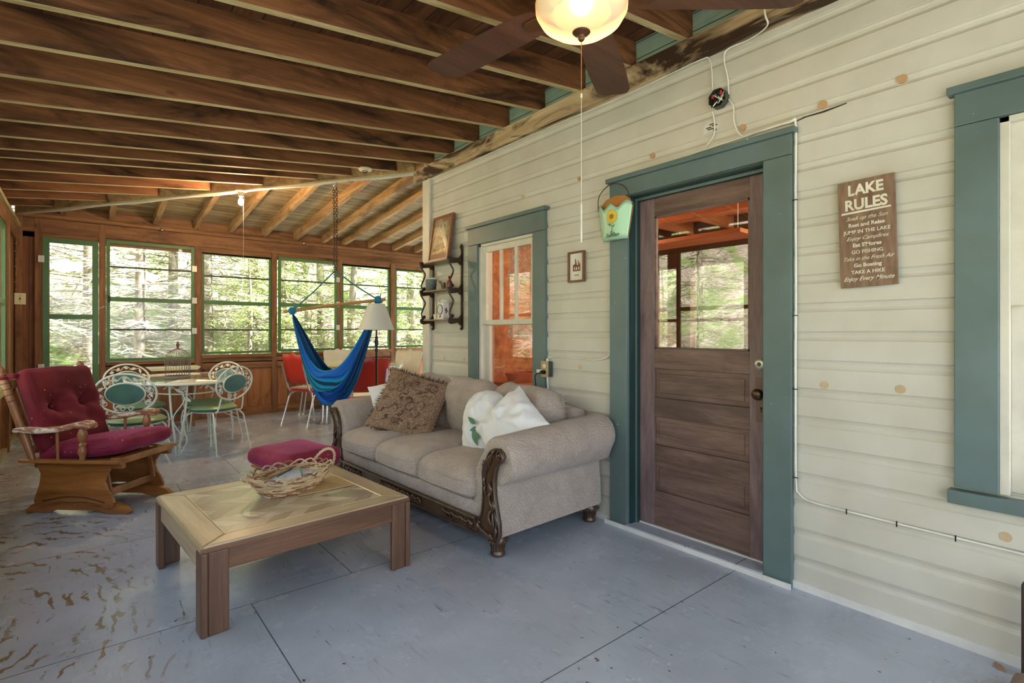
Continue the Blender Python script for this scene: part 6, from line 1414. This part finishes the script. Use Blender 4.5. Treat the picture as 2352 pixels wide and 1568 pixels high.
# ================================================================ outside: ground, hillside, trees
def litter():
    a = N('forest_floor', .9, 0, .1); v = a.coord(rand=False); f = a.noise(a.scale(v, (1, .6, 1.6)), 8, 6, .75, 1.2); g = a.noise(v, .9, 3)
    c = a.ramp(f, [(.35, srgb(104, 90, 76)), (.52, srgb(172, 158, 138)), (.66, srgb(228, 220, 206))]); c = a.mix(a.ramp(g, [(.48, (0, 0, 0, 1)), (.6, (.8, .8, .8, 1))]), c, srgb(116, 142, 72)); a.color(c); a.bump(f, .8, .08); return a.m
def gz(x, y):
    d = max(0, y-11.5); e = max(0, -x-9.0); h = max(0, x-8.6)
    return -.45+.62*d**1.05+.45*e**1.05+.60*h**1.05+.18*noise.noise(Vector((x*.5, y*.5, 0)))
vs = []; fs = []; NX, NY = 60, 60
for i in range(NX+1):
    for j in range(NY+1): x = -26+i*50/NX; y = -14+j*44/NY; vs.append((x, y, gz(x, y)))
for i in range(NX):
    for j in range(NY): a_ = i*(NY+1)+j; fs.append((a_, a_+NY+1, a_+NY+2, a_+1))
b = B(); b.add(vs, fs); go = b.build('ground', litter(), smooth=80, struct=True)
def leafmat(name, c, tr=.45, var=.35):
    a = N(name, .7, 0, .2); v = a.coord(); cc = a.ramp(a.noise(v, 1.7, 4), [(.3, tuple(x*(1-var) for x in c[:3])+(1,)), (.7, c)]); a.color(cc)
    tl = a.new('BsdfTranslucent'); a.l.new(cc, tl.inputs[0]); ms = a.new('MixShader'); ms.inputs[0].default_value = tr
    a.l.new(a.p.outputs[0], ms.inputs[1]); a.l.new(tl.outputs[0], ms.inputs[2]); a.l.new(ms.outputs[0], a.n['Material Output'].inputs[0]); return a.m
bark = plain('grey_bark', srgb(168, 156, 140), .9, var=.3); twigm = plain('bleached_twigs', srgb(190, 180, 162), .9, var=.15)
ndl = leafmat('spruce_needles', srgb(186, 202, 146)); brd = leafmat('broad_leaves', srgb(198, 216, 146), .5, .25)
def conifer(seed, bare):
    q = random.Random(seed); t = bpy.data.objects.new('conifer', None); COL.objects.link(t)
    H = q.uniform(9, 11); b = B(); b.tube([(0, 0, -.3), (.05, .03, H*.4), (0, 0, H)], [.10, .08, .02], 8); b.build('trunk', bark, t, smooth=60)
    br = B(); fo = B()
    n = 64
    for i in range(n):
        z = .5+(H-1)*i/n*.86; L = (2.3*(1-z/H)+.5)*q.uniform(.7, 1.1); a0 = q.uniform(0, 2*PI); dr = q.uniform(-.18, .12)
        d = Vector((math.cos(a0), math.sin(a0), 0)); pts = [Vector((0, 0, z))+d*L*s_+Vector((0, 0, dr*L*s_-.22*L*s_*s_)) for s_ in (0, .3, .65, 1)]
        br.tube(pts, [.022, .014, .009, .003], 4, cap=False)
        m = int(L*9)
        for k in range(m):
            s_ = (k+1)/(m+.5); i0 = min(2, int(s_*3)); lo = s_*3-i0; p = pts[i0].lerp(pts[i0+1], lo)
            for sd_ in (-1, 1):
                l2 = (.50*(1-s_*.55))*q.uniform(.5, 1.2); dd = (d*.6+Vector((-d.y, d.x, 0))*sd_*q.uniform(.6, 1.1)+Vector((0, 0, q.uniform(-.35, .12)))).normalized(); e = p+dd*l2
                br.tube([p, p.lerp(e, .5)+Vector((0, 0, q.uniform(-.03, .03))), e], [.006, .004, .0015], 3, cap=False)
                if q.random() > bare:
                    for c_ in range(5):
                        pc = p.lerp(e, q.uniform(.15, 1.0)); w_ = q.uniform(.03, .06); s2 = Vector((q.uniform(-1, 1), q.uniform(-1, 1), q.uniform(-.6, .6))).normalized()*w_; f2 = dd*w_*2.0
                        fo.add([pc-s2*.5, pc+f2-s2*.15, pc+f2*1.1+s2*.15, pc+s2*.5], [(0, 1, 2, 3)])
    br.build('branches', twigm if bare > .5 else bark, t); fo.build('foliage', ndl, t); return t
def broadleaf(seed, H=6.5):
    q = random.Random(seed); t = bpy.data.objects.new('broadleaf_tree', None); COL.objects.link(t)
    b = B(); b.tube([(0, 0, -.3), (.1, .05, H*.3), (.0, .1, H*.6), (0, 0, H*.9)], [.10, .08, .05, .02], 8); b.build('trunk', bark, t, smooth=60)
    br = B(); fo = B()
    for i in range(46):
        z = .5+H*.85*i/46; L = q.uniform(1.0, 2.1)*(1-.35*z/H); a0 = q.uniform(0, 2*PI); d = Vector((math.cos(a0), math.sin(a0), q.uniform(-.05, .45)))
        pts = [Vector((0, 0, z))+d*L*s_+Vector((0, 0, -.25*L*s_*s_)) for s_ in (0, .35, .7, 1)]; br.tube(pts, [.018, .012, .007, .003], 4, cap=False)
        for k in range(int(L*15)):
            s_ = q.uniform(.15, 1); i0 = min(2, int(s_*3)); p = pts[i0].lerp(pts[i0+1], s_*3-i0); e = p+Vector((q.uniform(-.35, .35), q.uniform(-.35, .35), q.uniform(-.22, .15)))
            br.tube([p, e], [.004, .0015], 3, cap=False)
            for c_ in range(6):
                pc = p.lerp(e, q.uniform(.2, 1.1))+Vector((q.uniform(-.05, .05), q.uniform(-.05, .05), q.uniform(-.05, .03))); f2 = Vector((q.uniform(-1, 1), q.uniform(-1, 1), q.uniform(-.8, .1))).normalized()*q.uniform(.06, .10); s2 = f2.cross(Vector((q.uniform(-.4, .4), q.uniform(-.4, .4), 1))).normalized()*.024
                fo.add([pc, pc+f2*.45+s2, pc+f2, pc+f2*.45-s2], [(0, 1, 2, 3)])
    br.build('branches', bark, t); fo.build('foliage', brd, t); return t
cb_ = conifer(11, .82); cg = conifer(12, .35); bt = broadleaf(13)
def place(src, x, y, rz, sc, lab, grp, first=False):
    o = src if first else dup(src, (0, 0, 0), 0)
    o.location = (x, y, gz(x, y)); o.rotation_euler = (0, 0, rz); o.scale = (sc, sc, sc); tag(o, lab, 'tree', grp)
rt_ = random.Random(42)
for i, (x, y, s) in enumerate([(-.6, 10.3, .8), (.75, 10.9, .9), (1.9, 11.4, .85), (-2.2, 11.6, .95), (.1, 12.4, 1.0), (3.0, 12.8, 1.0), (-3.6, 10.0, .9)]):
    place(cb_, x, y, rt_.uniform(0, 6), s, 'bare-twigged conifer standing beyond the left part of the far screen windows', 'bare-twigged conifers outside', i == 0)
for i, (x, y, s) in enumerate([(1.5, 13.2, 1.0), (4.6, 13.0, 1.05), (6.6, 12.2, 1.0), (-1.2, 14.0, 1.1), (8.6, 13.5, 1.1), (-5.0, 13.0, 1.1)]):
    place(cg, x, y, rt_.uniform(0, 6), s, 'green conifer farther back beyond the far screen windows', 'green conifers behind the far windows', i == 0)
place(dup(cg, (0, 0, 0), 0), -8.4, 8.2, 1.0, .95, 'green conifer beyond the left screen wall', 'conifers left of the porch', True)
for (x, y, s) in [(-10.5, 5.0, 1.1), (-9.2, 11.0, 1.1), (-11.5, 1.5, 1.1)]:
    place(cg, x, y, rt_.uniform(0, 6), s, 'green conifer beyond the left screen wall', 'conifers left of the porch')
for i, (x, y, s) in enumerate([(3.1, 10.7, .85), (4.4, 10.6, .95), (5.9, 10.9, .9), (3.8, 11.8, 1.0), (7.4, 11.0, .95), (2.3, 10.2, .55)]):
    place(bt, x, y, rt_.uniform(0, 6), s, 'leafy broadleaf tree beyond the right part of the far screen windows', 'broadleaf trees outside the far windows', i == 0)
for (x, y, s) in [(9.2, 1.2, .55), (9.9, 5.9, .36), (10.8, 7.4, .4), (9.3, 4.2, .28)]:
    place(bt, x, y, rt_.uniform(0, 6), s, 'leafy sapling on the hillside behind the house, seen through the door glass', 'saplings on the hillside')
for (x, y, s) in [(11.5, 0.3, .9), (12.6, 7.6, 1.0), (13.2, 4.6, 1.0)]:
    place(cb_, x, y, rt_.uniform(0, 6), s, 'bare-twigged conifer on the hillside behind the house', 'conifers on the hillside')
for (x, y, s) in [(12.6, 2.2, 1.1), (14.2, 3.6, 1.2), (15.4, 1.6, 1.3), (13.6, 0.6, 1.15), (16.0, 5.0, 1.3), (14.6, 6.2, 1.2)]:  # trees added to keep the sun off the slope behind the door glass
    place(cg, x, y, rt_.uniform(0, 6), s, 'green conifer added high on the hillside to shade the slope behind the house', 'added shade conifers up the hillside')
